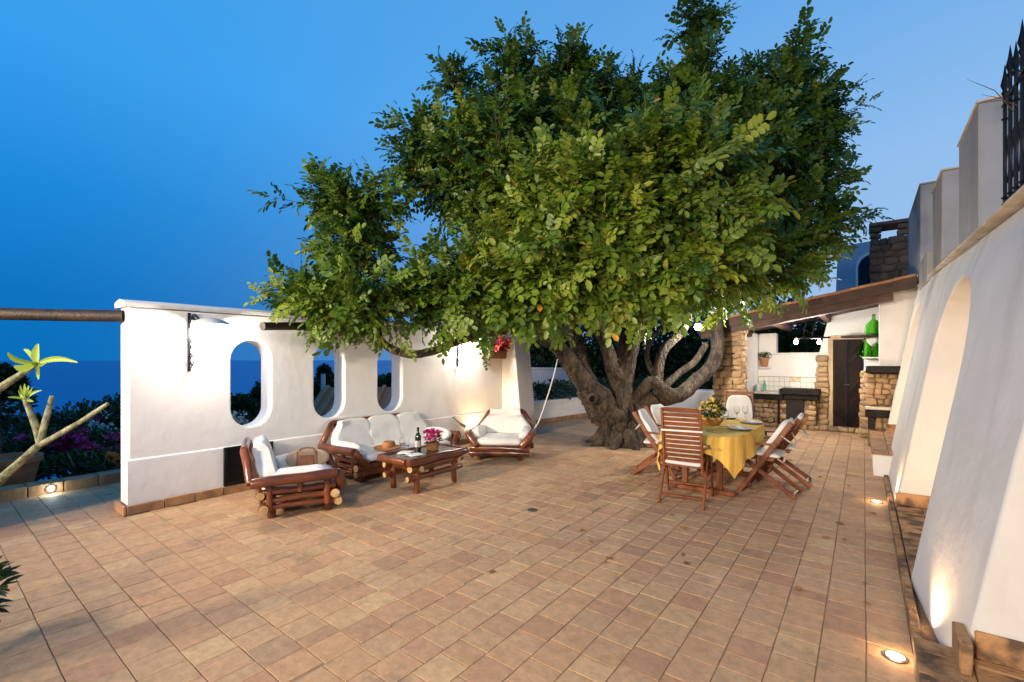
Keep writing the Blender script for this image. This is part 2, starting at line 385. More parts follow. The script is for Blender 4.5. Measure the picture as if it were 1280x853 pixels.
M_PLUM = leaf_mat('plumeria_leaf', [(0, (.10, .20, .03)), (1, (.34, .46, .07))], tr=.35)
M_PSTEM = mat('plumeria_stem', (.10, .095, .055), .8, (.27, .27, .15), 26, .9, 30)
# floor tile: colour differs tile by tile through object colour / tint attribute
def tile_mat():
    m = bpy.data.materials.new('clay_tile'); m.use_nodes = True; t = m.node_tree; L = t.links.new; b = t.nodes['Principled BSDF']
    a = t.nodes.new('ShaderNodeAttribute'); a.attribute_name = 'tint'; oi = t.nodes.new('ShaderNodeObjectInfo')
    s_ = t.nodes.new('ShaderNodeSeparateColor'); L(oi.outputs['Color'], s_.inputs[0])
    ad = t.nodes.new('ShaderNodeMath'); ad.operation = 'ADD'; L(a.outputs['Fac'], ad.inputs[0]); L(s_.outputs[0], ad.inputs[1])
    r = t.nodes.new('ShaderNodeValToRGB')
    ramp(r, [(0, (.42, .24, .14)), (.2, (.48, .30, .172)), (.45, (.46, .295, .165)), (.65, (.475, .28, .155)), (.82, (.53, .355, .195)), (.93, (.42, .235, .135)), (1, (.38, .25, .15))]); L(ad.outputs[0], r.inputs[0])
    g = t.nodes.new('ShaderNodeNewGeometry')
    n = t.nodes.new('ShaderNodeTexNoise'); n.inputs['Scale'].default_value = 15; n.inputs['Detail'].default_value = 10; n.inputs['Roughness'].default_value = .75; L(g.outputs['Position'], n.inputs['Vector'])
    mr = t.nodes.new('ShaderNodeMapRange'); mr.inputs[1].default_value = .3; mr.inputs[2].default_value = .7; mr.inputs[3].default_value = .72; mr.inputs[4].default_value = 1.22; L(n.outputs[0], mr.inputs[0])
    mu = t.nodes.new('ShaderNodeMix'); mu.data_type = 'RGBA'; mu.blend_type = 'MULTIPLY'; mu.inputs[0].default_value = 1; L(r.outputs[0], mu.inputs[6]); L(mr.outputs[0], mu.inputs[7])
    # dark worn / soot blotches
    n2 = t.nodes.new('ShaderNodeTexNoise'); n2.inputs['Scale'].default_value = 2.3; n2.inputs['Detail'].default_value = 9; n2.inputs['Roughness'].default_value = .72; L(g.outputs['Position'], n2.inputs['Vector'])
    m2 = t.nodes.new('ShaderNodeMapRange'); m2.inputs[1].default_value = .57; m2.inputs[2].default_value = .72; m2.inputs[4].default_value = .6; L(n2.outputs[0], m2.inputs[0])
    x2 = t.nodes.new('ShaderNodeMix'); x2.data_type = 'RGBA'; L(m2.outputs[0], x2.inputs[0]); L(mu.outputs[2], x2.inputs[6]); x2.inputs[7].default_value = (.13, .105, .085, 1)
    L(x2.outputs[2], b.inputs['Base Color'])
    rr = t.nodes.new('ShaderNodeMapRange'); rr.inputs[3].default_value = .55; rr.inputs[4].default_value = .85; L(n.outputs[0], rr.inputs[0]); L(rr.outputs[0], b.inputs['Roughness'])
    b.inputs['Specular IOR Level'].default_value = .2
    n3 = t.nodes.new('ShaderNodeTexNoise'); n3.inputs['Scale'].default_value = 45; n3.inputs['Detail'].default_value = 6; L(g.outputs['Position'], n3.inputs['Vector'])
    bp = t.nodes.new('ShaderNodeBump'); bp.inputs['Strength'].default_value = .25; bp.inputs['Distance'].default_value = .01; L(n3.outputs[0], bp.inputs['Height']); L(bp.outputs[0], b.inputs['Normal'])
    return m
M_TILE = tile_mat()
# ================================================================== SETTING
def terr_h(x, y):
    d = max(0, -8.6 - x); h = -.35 - .10 * min(d, 6) - .30 * max(0, d - 6)
    if y > 14.6: h -= .0
    return max(h, -75) + (mnoise.noise(Vector((x * .05, y * .05, 0))) * min(3, d * .08))
mb = MB(); xs = [-320 + i * 8 for i in range(36)] + [-36 + i * 2.0 for i in range(14)] + [-8.6, -6, 0, 6, 20, 60, 140]; ys = [-140, -80, -40, -20, -10, -4, 0, 4, 8, 12, 15, 18, 22, 28, 36, 50, 70, 100, 140, 200, 300]
xs = sorted(set(xs)); nx, ny = len(xs), len(ys)
mb.add([(x, y, terr_h(x, y)) for y in ys for x in xs], [(j * nx + i, j * nx + i + 1, (j + 1) * nx + i + 1, (j + 1) * nx + i) for j in range(ny - 1) for i in range(nx - 1)])
obj('ground', mb, mat('soil', (.035, .030, .020), .95, (.02, .028, .012), 3, .4, 9), kind='structure')
mb = MB(); n = 96; RS = 60000
mb.add([(0, 0, -70)] + [(RS * math.cos(2 * PI * i / n), RS * math.sin(2 * PI * i / n), -70) for i in range(n)], [(0, 1 + i, 1 + (i + 1) % n) for i in range(n)])
m = mat('sea_water', (.0, .135, .40), .35, spec=.25, ior=1.33); m.node_tree.nodes['Principled BSDF'].inputs['Specular IOR Level'].default_value = .5
obj('sea', mb, m, kind='structure')
# ---- terrace floor with clay tiles
floor_mb = MB().add(*box(-7.72, 1.3, -3.5, 13.3, -.30, -.006, .002))
terrace = obj('terrace_floor', floor_mb, M_GROUT, kind='structure')
tiles = []   # x0,x1,y0,y1
XS = -2.25
y = -3.4; k = 0
while y < 13.1:
    p = .215
    x = XS - (0 if k % 3 else .02) + .0
    while x > -7.7:
        w = .207 if random.random() < .8 else random.choice((.11, .16, .19))
        tiles.append((x - w, x, y, y + p)); x -= w
    y += p; k += 1
x = XS; k = 0
while x < .2:
    w = min(.2055, .215 - x) if x > .05 else .2055; y = -3.4 + random.random() * .1
    while y < 13.1:
        l = random.choice((.205, .205, .207, .207, .21, .15)) ; tiles.append((x, x + w, y, y + l)); y += l
    x += w; k += 1
def keep(t):
    cx, cy = (t[0] + t[1]) / 2, (t[2] + t[3]) / 2
    if -6.42 < cx < -6.02 and 1.36 < cy < 7.8: return False
    if (cx + 3.69) ** 2 + (cy - 8.25) ** 2 < .62: return False
    return True
tiles = [t for t in tiles if keep(t)]
def depth_px(x, y):
    f = -x * math.sin(TH) + y * math.cos(TH); r = x * math.cos(TH) + y * math.sin(TH)
    if f < .3: return None
    px = 640 + F * r / f; py = HZ + F * CH / f
    return (px, py, f)
def score(t):
    q = depth_px((t[0] + t[1]) / 2, (t[2] + t[3]) / 2)
    if q is None or not (-20 < q[0] < 1300 and q[1] < 880): return 0
    return (t[1] - t[0]) * (t[3] - t[2]) * CH / q[2] ** 3
tiles.sort(key=score, reverse=True)
def tile_geo(w, l, h=.03, c=.0016):
    vs = [(-w/2, -l/2, -h), (w/2, -l/2, -h), (w/2, l/2, -h), (-w/2, l/2, -h), (-w/2, -l/2, -c), (w/2, -l/2, -c), (w/2, l/2, -c), (-w/2, l/2, -c),
          (-w/2 + c, -l/2 + c, 0), (w/2 - c, -l/2 + c, 0), (w/2 - c, l/2 - c, 0), (-w/2 + c, l/2 - c, 0)]
    fs = [(0, 1, 5, 4), (1, 2, 6, 5), (2, 3, 7, 6), (3, 0, 4, 7), (4, 5, 9, 8), (5, 6, 10, 9), (6, 7, 11, 10), (7, 4, 8, 11), (8, 9, 10, 11)]
    return vs, fs
unit_tiles = {}
stuff = MB(); tint = []
for i, t in enumerate(tiles):
    g = .0022 + random.random() * .0022; w, l = t[1] - t[0] - 2 * g, t[3] - t[2] - 2 * g
    if w < .03 or l < .03: continue
    z = random.gauss(0, .0005); M = T((t[0] + t[1]) / 2, (t[2] + t[3]) / 2, z) @ RZ(random.gauss(0, .010)) @ Matrix.Rotation(random.gauss(0, .002), 4, 'X') @ Matrix.Rotation(random.gauss(0, .002), 4, 'Y')
    c = random.random() ** 1.0
    if i < 298:
        key = (round(w, 2), round(l, 2))
        if key not in unit_tiles: unit_tiles[key] = one(tile_geo(*key)).mesh('tile', M_TILE, False)
        o = bpy.data.objects.new('tile', unit_tiles[key]); COL.objects.link(o); o.parent = terrace
        o.matrix_local = M @ Matrix.Diagonal((w / key[0], l / key[1], 1, 1)); o.color = (c, 0, 0, 1)
    else:
        vs, fs = tile_geo(w, l); stuff.add(vs, fs, M); tint += [c] * len(vs)
me = stuff.mesh('tile', M_TILE, False); a = me.attributes.new('tint', 'FLOAT', 'POINT'); a.data.foreach_set('value', tint)
o = obj('tile', me, None, terrace); o.color = (0, 0, 0, 1); o['kind'] = 'stuff'
# ================================================================== LEFT GARDEN WALL
XW = -6.05
gw = thing('garden_wall', 'white plastered garden wall with three tall oval openings overlooking the sea', 'wall', (XW, 4.4, 0), world=True)
def oval(yc, zc, w, h, n=12):
    r = w / 2; L = []
    for i in range(n + 1): a = PI * i / n; L.append((yc + r * math.cos(a), zc + h / 2 - r + r * math.sin(a)))
    for i in range(n + 1): a = PI + PI * i / n; L.append((yc + r * math.cos(a), zc - h / 2 + r + r * math.sin(a)))
    return L
ovs = [oval(2.58, 1.30, .47, 1.07), oval(3.635, 1.295, .48, 1.05), oval(4.69, 1.29, .48, 1.04)]
def wob(s_, z): return mnoise.noise(Vector((s_ * .9, z * .9, 3))) * .006
vs, fs = slab([[(1.37, 0), (7.545, 0), (7.545, 2.15), (1.37, 2.15)]] + ovs, lambda s_, z: (XW + wob(s_, z), s_, z), lambda s_, z: (XW - .29, s_, z))
soft(obj('wall_body', MB().add(vs, fs), M_WALL, gw, True, 30), .018)
# proud lower band with a sloping top
mb = MB(); prof = [(-6.06, .0), (-6.034, .0), (-6.036, .55), (-6.06, .574)]
yy = [1.362, 7.54]; vs = [(p[0], y_, p[1]) for y_ in yy for p in prof]
mb.add(vs, [(0, 1, 5, 4), (1, 2, 6, 5), (2, 3, 7, 6), (3, 0, 4, 7), (3, 2, 1, 0), (4, 5, 6, 7)]); obj('lower_band', mb, M_WALL, gw, False)
prof = [(-6.37, 2.165), (-6.375, 2.195), (-6.36, 2.215), (-6.19, 2.24), (-6.04, 2.212), (-6.022, 2.195), (-6.024, 2.17), (-6.035, 2.155), (-6.36, 2.155)]
mb = MB(); kk = len(prof); ysn = [1.33 + i * (7.56 - 1.33) / 14 for i in range(15)]
mb.add([(p[0], y_, p[1] + .01 * mnoise.noise(Vector((y_ * 1.3, 0, 0)))) for y_ in ysn for p in prof], [(i * kk + j, i * kk + (j + 1) % kk, (i + 1) * kk + (j + 1) % kk, (i + 1) * kk + j) for i in range(14) for j in range(kk)] + [tuple(range(kk)), tuple(14 * kk + j for j in reversed(range(kk)))])
obj('coping', mb, M_WALL, gw, True, 50)
# battered end pier
def taper(x0b, x1b, x0t, x1t, y0, y1, z0, z1):
    return [(x0b, y0, z0), (x1b, y0, z0), (x1b, y1, z0), (x0b, y1, z0), (x0t, y0, z1), (x1t, y0, z1), (x1t, y1, z1), (x0t, y1, z1)], [(3, 2, 1, 0), (4, 5, 6, 7), (0, 1, 5, 4), (1, 2, 6, 5), (2, 3, 7, 6), (3, 0, 4, 7)]
soft(obj('end_pier', MB().add(*taper(-6.42, -5.52, -6.42, -5.76, 7.56, 8.1, 0, 2.36)), M_WALL, gw, True, 30), .02)
y = 1.345
while y < 7.5:
    l = random.uniform(.27, .33); l = min(l, 7.53 - y)
    obj('skirting_tile', MB().add(*box(-6.03, -5.995 + random.gauss(0, .002), y + .003, y + l - .003, 0, .098 + random.gauss(0, .003), .005)), M_SKIRT, gw)
    y += l
obj('skirting_tile', MB().add(*box(-6.35, -5.997, 1.318, 1.344, 0, .1, .005)), M_SKIRT, gw)
hd = obj('hatch', MB().add(*box(-6.025, -6.008, 2.25, 2.82, .10, .56, .004)), M_BLACK, gw)
for q in ((2.25, 2.285, .10, .56), (2.785, 2.82, .10, .56), (2.286, 2.784, .525, .56), (2.286, 2.784, .10, .135), (2.52, 2.55, .136, .524)):
    obj('hatch_rail', MB().add(*box(-6.007, -5.995, q[0], q[1], q[2], q[3], .003)), M_BLACK, hd)
obj('hatch_handle', MB().add(*box(-5.994, -5.98, 2.50, 2.515, .30, .38, .003)), M_IRON, hd)
t_ = thing('path_shading_wall', 'unseen white plastered wall added outside the left frame edge to shade the path', 'wall', (-6.6, -3, 0), world=True)  # unseen wall, added to keep the lamplight off the outer path
obj('wall_body', MB().add(*box(-6.74, -6.48, -7, .40, -.02, 2.0, .02)), M_WALL, t_)
# pergola logs
mb = one(tube([(-6.20, 1.372, 2.06), (-6.5, .95, 2.055), (-6.85, .3, 2.05), (-7.3, -.5, 2.05), (-8.0, -1.7, 2.05)], [.062, .06, .061, .06, .06], 14, ridge=.05))
tag(obj('wooden_log_beam', mb, [M_DARKW, M_DARKW]), 'dark round wooden pergola log reaching left from the white wall end', 'beam')
mb = one(tube([PD(328, 408, 5.55), PD(370, 408, 6.0), PD(430, 407, 6.75)], [.05, .052, .05], 14, ridge=.05))
tag(obj('wooden_log_beam', mb, [M_DARKW, M_DARKW]), 'short dark log end jutting from the white wall between first and second oval', 'beam')
# wall lamp
def wall_lamp(y, label):
    t = thing('wall_lamp', label, 'lamp', (-6.05, y, 1.48), world=True, group='iron lamps on the garden wall')
    obj('back_plate', MB().add(*box(-6.048, -6.035, y - .015, y + .015, 1.47, 2.13, .004)), M_IRON, t)
    mb = MB()
    for s_ in range(3):
        p = [(-6.03 + .02 * math.sin(a * 1.0 + s_) + .03 * s_, y + .025 * math.cos(a * 2 + s_ * 2), 1.52 + a * .085 - s_ * .01) for a in [i * .5 for i in range(9)]]
        mb.add(*tube(p, .006, 6)[:2])
    obj('scroll_ornament', mb, M_IRON, t)
    p = [(-6.035, y, 1.96), (-6.0, y, 2.05), (-5.93, y + .01, 2.10), (-5.86, y + .02, 2.07), (-5.80, y + .03, 2.03)]
    q, r = smooth_path(p, [.011] * 5, 4); obj('arm', one(tube(q, r, 8)), [M_IRON, M_IRON], t)
    mb = MB()
    for a in range(9):
        an = a * .7; mb.add(*tube([(-5.98 + .02 * a, y + .02 * math.cos(an), 2.05 + .01 * math.sin(an)), (-5.97 + .02 * a, y + .035 * math.cos(an + .5), 2.085 - .006 * a)], .007, 5)[:2])
    obj('leaf_ornament', mb, M_IRON, t)
    vs, fs = lathe([(.012, .05), (.05, .045), (.11, .03), (.17, .0), (.185, -.022), (.182, -.026), (.165, -.004), (.10, .022), (.012, .035)], 28, (-5.80, y + .13, 2.02))
    sh = obj('lamp_shade', MB().add(vs, fs), M_ENAM, t)
    obj('bulb', MB().add(*lathe([(.001, -.05), (.02, -.042), (.03, -.02), (.028, 0), (.014, .02), (.012, .035)], 14, (-5.80, y + .13, 2.015))), M_BULB, sh)
    return t
wall_lamp(1.91, 'ornate black iron wall lamp with round shade, lit, left of the ovals')
wall_lamp(6.22, 'lit iron wall lamp half hidden by carob leaves near the flower box')
# flower box on wall
t = thing('flower_box', 'terracotta flower box of coral red geraniums fixed high on the white wall', 'flower box', (-5.93, 7.14, 1.6), world=True)
mb = MB(); vs, fs = box(-6.03, -5.80, 6.90, 7.42, 1.62, 1.78, .01); mb.add([(v[0], 7.16 + (v[1] - 7.16) * (1 + (v[2] - 1.7) * .6), v[2]) for v in vs], fs); obj('box', mb, M_TERRA, t)
def blob_leaves(cen, rad, n, size, flat=.3, up=.5, lo=.5):
    """n small leaf quads in ellipsoid; returns arrays"""
    d = rng.normal(size=(n, 3)); d /= np.linalg.norm(d, axis=1)[:, None]
    r = lo + (1 - lo) * rng.random(n) ** .6
    return np.array(cen) + d * r[:, None] * np.array(rad), d
def leaf_mesh(name, pos, dirs, size, m, wid=.45, tintr=(0, 1), droop=0.0, tint_arr=None):
    """leaf = 2 folded quads pointing along dirs"""
    n = len(pos); size = np.broadcast_to(np.asarray(size, float), (n,))
    d = dirs + rng.normal(size=(n, 3)) * .55; d[:, 2] += .15 - droop; d /= np.linalg.norm(d, axis=1)[:, None]
    up = rng.normal(size=(n, 3)) * .6 + np.array([0, 0, 1.0]); s_ = np.cross(d, up); s_ /= np.linalg.norm(s_, axis=1)[:, None] + 1e-9; u = np.cross(s_, d)
    L = size[:, None]; w = L * wid
    v = np.stack([pos, pos + d * L * .32 + s_ * w * .5 + u * L * .06, pos + d * L * .74 + s_ * w * .42 + u * L * .03, pos + d * L - u * L * .05,
                  pos + d * L * .74 - s_ * w * .42 + u * L * .03, pos + d * L * .32 - s_ * w * .5 + u * L * .06], axis=1).reshape(-1, 3)
    base = np.arange(n)[:, None] * 6
    q = np.concatenate([base + np.array([0, 1, 2, 3]), base + np.array([0, 3, 4, 5])], axis=1).reshape(-1, 4)
    tv = tint_arr if tint_arr is not None else tintr[0] + (tintr[1] - tintr[0]) * rng.random(n)
    return np_mesh(name, v, q, m, np.repeat(tv, 6))
def np_mesh(name, v, q, m, tv=None):
    me = bpy.data.meshes.new(name); me.vertices.add(len(v)); me.vertices.foreach_set('co', v.astype(np.float32).ravel())
    me.loops.add(q.size); me.loops.foreach_set('vertex_index', q.astype(np.int32).ravel())
    me.polygons.add(len(q)); me.polygons.foreach_set('loop_start', np.arange(0, q.size, 4, dtype=np.int32))
    me.materials.append(m); me.update(calc_edges=True); me.validate()
    if tv is not None:
        a = me.attributes.new('tint', 'FLOAT', 'POINT'); a.data.foreach_set('value', tv.astype(np.float32))
    return me
def foliage(name, parent, cens, rads, n, size, m, **k):
    P = []; D = []
    for c, r in zip(cens, rads):
        lo = k.get('lo', .5); p, d = blob_leaves(c, r, n, size, lo=lo); P.append(p); D.append(d)
    kk = {a: b for a, b in k.items() if a != 'lo'}
    me = leaf_mesh(name, np.concatenate(P), np.concatenate(D), size, m, **kk)
    o = obj(name, me, None, parent); o.color = (0, 0, 0, 1); return o
fl = [((-5.90 + random.uniform(-.08, .1), 6.9 + .52 * i / 8, 1.87 + random.uniform(-.05, .12)), (.10, .09, .09)) for i in range(9)]
o = foliage('leaves', t, [a for a, b in fl] + [(-5.86, 6.82, 1.68), (-5.85, 6.84, 1.56)], [b for a, b in fl] + [(.08, .08, .12), (.05, .06, .14)], 26, .07, M_DLEAF, wid=.8, tintr=(.5, 1)); o['kind'] = 'stuff'
for i in range(13):
    c = (-5.84 + random.uniform(-.08, .10), 6.86 + .56 * random.random(), 1.86 + random.uniform(-.04, .20))
    o = foliage('flower', t, [c], [(.05, .05, .045)], 22, .055, M_RED, wid=.8, lo=.3)
# ================================================================== OUTER PATH KERB, LOW GARDEN WALL, PLANTER
kb = thing('path_kerb', 'low clay tiled kerb edging the path to the garden', 'kerb', (-7.85, 2, 0), world=True)
y = -2.5
while y < 8.8:
    l = random.uniform(.28, .33)
    obj('kerb_tile', MB().add(*box(-7.97, -7.722 + random.gauss(0, .003), y + .003, y + l - .003, -.05, .125 + random.gauss(0, .003), .008)), M_SKIRT, kb)
    y += l
t = thing('path_light', 'small round cool path light glowing in the kerb', 'light', (-7.72, 1.0, .06), world=True)
M = T(-7.716, 1.02, .062) @ Matrix.Rotation(R(90), 4, 'Y')
obj('bezel', MB().add(*lathe([(.045, 0), (.045, .012), (.03, .014)], 18), M), M_STEEL, t); obj('lens', MB().add([(.03 * math.cos(a * .5236), .03 * math.sin(a * .5236), .013) for a in range(12)], [tuple(range(12))], M), M_BULBC, t)
light('path_light_light', 'POINT', (-7.66, 1.02, .07), 1.8, (.85, 1, .95), .02)
lw = thing('low_wall', 'low white garden wall curving round the planting bed behind the tree', 'wall', (-6.3, 11, 0), world=True)
pl = [(-6.75, 8.3), (-6.5, 9.4), (-6.3, 11.0), (-6.15, 12.1), (-5.6, 13.3), (-4.6, 14.1), (-3.4, 14.4), (-2.4, 14.4)]
def ribbon(pl, th, z0, z1, inset=0):
    n = len(pl); A = []; B = []
    for i in range(n):
        a = Vector(pl[max(i - 1, 0)]); b = Vector(pl[min(i + 1, n - 1)]); d = (b - a).normalized(); nn = Vector((d.y, -d.x))
        p = Vector(pl[i]); A.append(p + nn * inset); B.append(p - nn * th)
    vs = [(p.x, p.y, z) for z in (z0, z1) for p in A] + [(p.x, p.y, z) for z in (z0, z1) for p in B]; fs = []
    for i in range(n - 1): fs += [(i, i + 1, n + i + 1, n + i), (3 * n + i, 3 * n + i + 1, 2 * n + i + 1, 2 * n + i), (n + i, n + i + 1, 3 * n + i + 1, 3 * n + i)]
    fs += [(0, n, 3 * n, 2 * n), (n - 1, 3 * n - 1, 4 * n - 1, 2 * n - 1)]
    return vs, fs
obj('wall_body', MB().add(*ribbon(pl, .3, 0, .5)), M_WALL, lw, False); obj('coping', MB().add(*ribbon(pl, .34, .503, .56, .04)), M_WALL, lw, False)
for i in range(len(pl) - 1):
    a, b = Vector(pl[i]), Vector(pl[i + 1]); k = max(1, int((b - a).length / .33))
    for j in range(k):
        p, q = a.lerp(b, j / k), a.lerp(b, (j + 1) / k); d = (q - p).normalized(); nn = Vector((d.y, -d.x)) * .016
        obj('skirting_tile', MB().add(*bar((p.x + nn.x, p.y + nn.y, .055), (q.x + nn.x - d.x * .006, q.y + nn.y - d.y * .006, .055), .028, .10)), M_SKIRT, lw)
t = thing('planter_block', 'white plastered block planter standing beyond the dining table', 'planter', (-3.45, 12.4, 0), world=True)
obj('block', MB().add(*slab([[(-4.3, 0), (-2.75, 0), (-2.75, .82), (-3.55, .82), (-4.3, .45)]], lambda s_, z: (s_, 12.2, z), lambda s_, z: (s_, 12.75, z))), M_WALL, t, False)
obj('panel', MB().add(*box(-3.30, -2.95, 12.185, 12.197, .25, .78, .002)), M_WALL, t)
# far garden wall behind bed
t = thing('boundary_wall', 'grey plastered boundary wall behind the dark shrubs', 'wall', (-9, 14, 0), world=True)
obj('wall_body', MB().add(*box(-12.5, -7.0, 12.8, 13.05, -1.2, 1.28, .02)), M_BLUEW, t); obj('coping', MB().add(*box(-12.55, -6.95, 12.76, 13.09, 1.283, 1.34, .01)), M_BLUEW, t)
# ================================================================== RIGHT ARCADE WALL (battered)
def bx(z): return .26 + .17 * z
def ledge_z(y): return 2.5 + .052 * (y - 3.64)
aw = thing('arcade_wall', 'tall white battered wall with arched recesses lit from the floor', 'wall', (.5, 6, 0), world=True)
def arch_pts(y0, y1, z0, ztop, n=14):
    c = (y0 + y1) / 2; r = (y1 - y0) / 2; zs = ztop - r * .80
    return [(y0, z0)] + [(c - r * math.cos(PI * i / n), zs + .80 * r * math.sin(PI * i / n)) for i in range(n + 1)] + [(y1, z0)]
loop = [(.2, .0)] + arch_pts(.6, 3.12, 0, 2.2) + arch_pts(4.36, 6.36, 0.0, 2.29) + arch_pts(8.65, 10.45, 0, 2.50) + [(10.62, 0), (10.62, ledge_z(10.62)), (.2, ledge_z(.2))]
L = [loop[0]]
for p in loop[1:]:
    if (Vector(p) - Vector(L[-1])).length > 1e-4: L.append(p)
vs, fs = slab([L], lambda s_, z: (bx(z) + .105 * min(1, max(0, (4.05 - s_) / .9)) + wob(s_, z) * .7, s_, z), lambda s_, z: (1.12, s_, z))
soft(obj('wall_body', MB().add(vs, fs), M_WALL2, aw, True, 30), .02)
obj('recess_back', MB().add(*box(1.125, 1.25, .2, 12.9, -.05, 2.45, .002)), M_WALL, aw)
# ledge
prof = [(0, -.018), (-.02, -.012), (-.022, .0), (-.010, .010), (.5, .010), (.5, -.018)]; ys_ = [.2 + i * 10.42 / 30 for i in range(31)]
vs = [(bx(ledge_z(y_)) + p[0] + .004 * mnoise.noise(Vector((y_ * 3, p[0] * 9, 1))), y_, ledge_z(y_) + .018 + p[1]) for y_ in ys_ for p in prof]; k = len(prof)
obj('ledge', MB().add(vs, [(i * k + j, (i + 1) * k + j, (i + 1) * k + (j + 1) % k, i * k + (j + 1) % k) for i in range(30) for j in range(k)] + [tuple(reversed(range(k))), tuple(30 * k + j for j in range(k))]), M_LEDGE, aw, True, 50)
# parapet piers above
for y0, y1, z1 in ((5.3, 6.28, 3.70), (7.5, 8.44, 3.86), (10.15, 12.7, 4.50)):
    zb = ledge_z(y0) + .06
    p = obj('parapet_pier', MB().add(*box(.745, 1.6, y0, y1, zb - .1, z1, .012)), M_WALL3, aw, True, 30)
    obj('cap', MB().add(*box(.732, 1.62, y0 - .013, y1 + .013, z1 + .002, z1 + .02, .004)), M_LEDGE, p)
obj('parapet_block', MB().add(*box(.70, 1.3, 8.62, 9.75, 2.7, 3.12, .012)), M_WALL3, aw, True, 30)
obj('upper_terrace_slab', MB().add(*box(1.2, 4.5, .2, 12.8, 2.30, 2.62, .01)), M_WALL, aw)
# recess floors, kerb, platform
for a, b, z in ((4.37, 6.35, .07),):
    y = a
    fl_ = obj('recess_floor', MB().add(*box(.27, 1.12, a, b, -.05, z - .02, .003)), M_GROUT, aw)
    while y < b - .05:
        l = min(.205, b - y); x = .27
        while x < 1.1:
            obj('recess_tile', MB().add(*box(x + .002, min(x + .20, 1.12), y + .002, y + l - .003, z - .018, z + random.gauss(0, .001), .004)), M_SKIRTD, fl_); x += .203
        y += .21
def skirt_run(y0, y1, x0, x1, z0, z1):
    obj('skirting_tile', MB().add(*box(x0, x1, y0, y1, z0, z1, .006)), M_SKIRTD, aw)
for j, (yb, z) in enumerate(((3.12, .17), (6.36, .07), (10.45, .34))):   # skirting on the far jambs
    x = .255 + .17 * z + (.14 if j == 0 else 0)
    while x < 1.1:
        skirt_run(yb - .026, yb - .001, x, min(x + .3, 1.115), z, z + .13); x += .303
skirt_run(2.90, 3.122, .345, .392, .17, .315)
y = 3.17
while y < 7.95:
    l = min(.31, 7.95 - y)
    obj('kerb_tile', MB().add(*box(.215, .262, y + .002, y + l - .003, -.02, .055 + random.gauss(0, .002), .006)), M_SKIRTD, aw); y += .312
# raised platform at near end
pf = obj('platform', MB().add(*box(.205, 1.12, -1.2, 3.15, -.05, .145, .003)), M_GROUT, aw)
y = -1.0
while y < 3.12:
    l = min(.21, 3.16 - y); x = .20
    while x < .99:
        obj('platform_tile', MB().add(*box(x + .002, x + .203, y + .002, y + l - .003, .12, .168 + random.gauss(0, .0015), .005)), M_SKIRTD, pf); x += .206
    y += .212
# bench in front of far pier
bn = thing('masonry_bench', 'low white masonry bench topped with clay tiles against the arcade wall', 'bench', (.2, 9.2, 0), world=True)
obj('base', MB().add(*box(.105, .42, 8.06, 10.5, 0, .30, .01)), M_WALL, bn)
y = 8.03
while y < 10.45:
    obj('top_tile', MB().add(*box(.085, .27, y + .002, y + .3, .302, .332 + random.gauss(0, .001), .006)), M_SKIRT, bn)
    obj('top_tile', MB().add(*box(.274, .46, y + .002, y + .3, .302, .332 + random.gauss(0, .001), .006)), M_SKIRT, bn); y += .304
# railing
rl = thing('iron_railing', 'black wrought iron railing with spear tips on top of the white wall', 'railing', (.82, 3.4, 2.6), world=True)
for i in range(22):
    y = 4.86 - i * .155; z0 = ledge_z(y) + .06; zt = 3.52 + (.06 if i % 2 else 0) - .0 * i
    b = obj('bar', one(tube([(.82, y, z0), (.82, y, zt)], .011, 6)), [M_IRON, M_IRON], rl)
    tip = MB().add(*lathe([(.009, 0), (.02, .03), (.012, .05), (.024, .09), (.012, .15), (.001, .24)], 6, (.82, y, zt)))
    obj('spear_tip', tip, M_IRON, b)
    for zk in (zt - .16, z0 + .16): obj('knob', MB().add(*lathe([(.001, -.02), (.023, 0), (.001, .02)], 6, (.82, y, zk))), M_IRON, b)
for zz in (.12, .84):
    obj('rail', MB().add(*bar((.82, 4.9, ledge_z(4.9) + .06 + zz), (.82, 1.4, ledge_z(1.4) + .06 + zz + (.17 if zz > .5 else 0)), .028, .012)), M_IRON, rl)
mb = MB()
for i in range(21):
    y = 4.86 - i * .155 - .0775; z = ledge_z(y) + .06 + .42
    for sg in (-1, 1):
        p = [(.82, y + sg * (.012 + .045 * math.sin(a * .7)), z + (a - 3) * .055) for a in range(7)]
        mb.add(*tube(p, .006, 5)[:2])
obj('scroll_panel', mb, M_IRON, rl)
tw = thing('bare_twig', 'thin bare twigs poking out between railing spears at the frame edge', 'twig', (.82, 4.7, 3.3), world=True)
mb = MB()
for a, b in (((.82, 4.6, 3.3), (.62, 4.85, 3.72)), ((.82, 4.6, 3.3), (.70, 4.9, 3.60)), ((.82, 4.5, 3.3), (.66, 4.8, 3.50))):
    a, b = Vector(a), Vector(b); mb.add(*tube([a, a.lerp(b, .5) + Vector((.03, .02, .03)), b], [.004, .003, .001], 4)[:2])
obj('stem', mb, M_TWIG, tw)
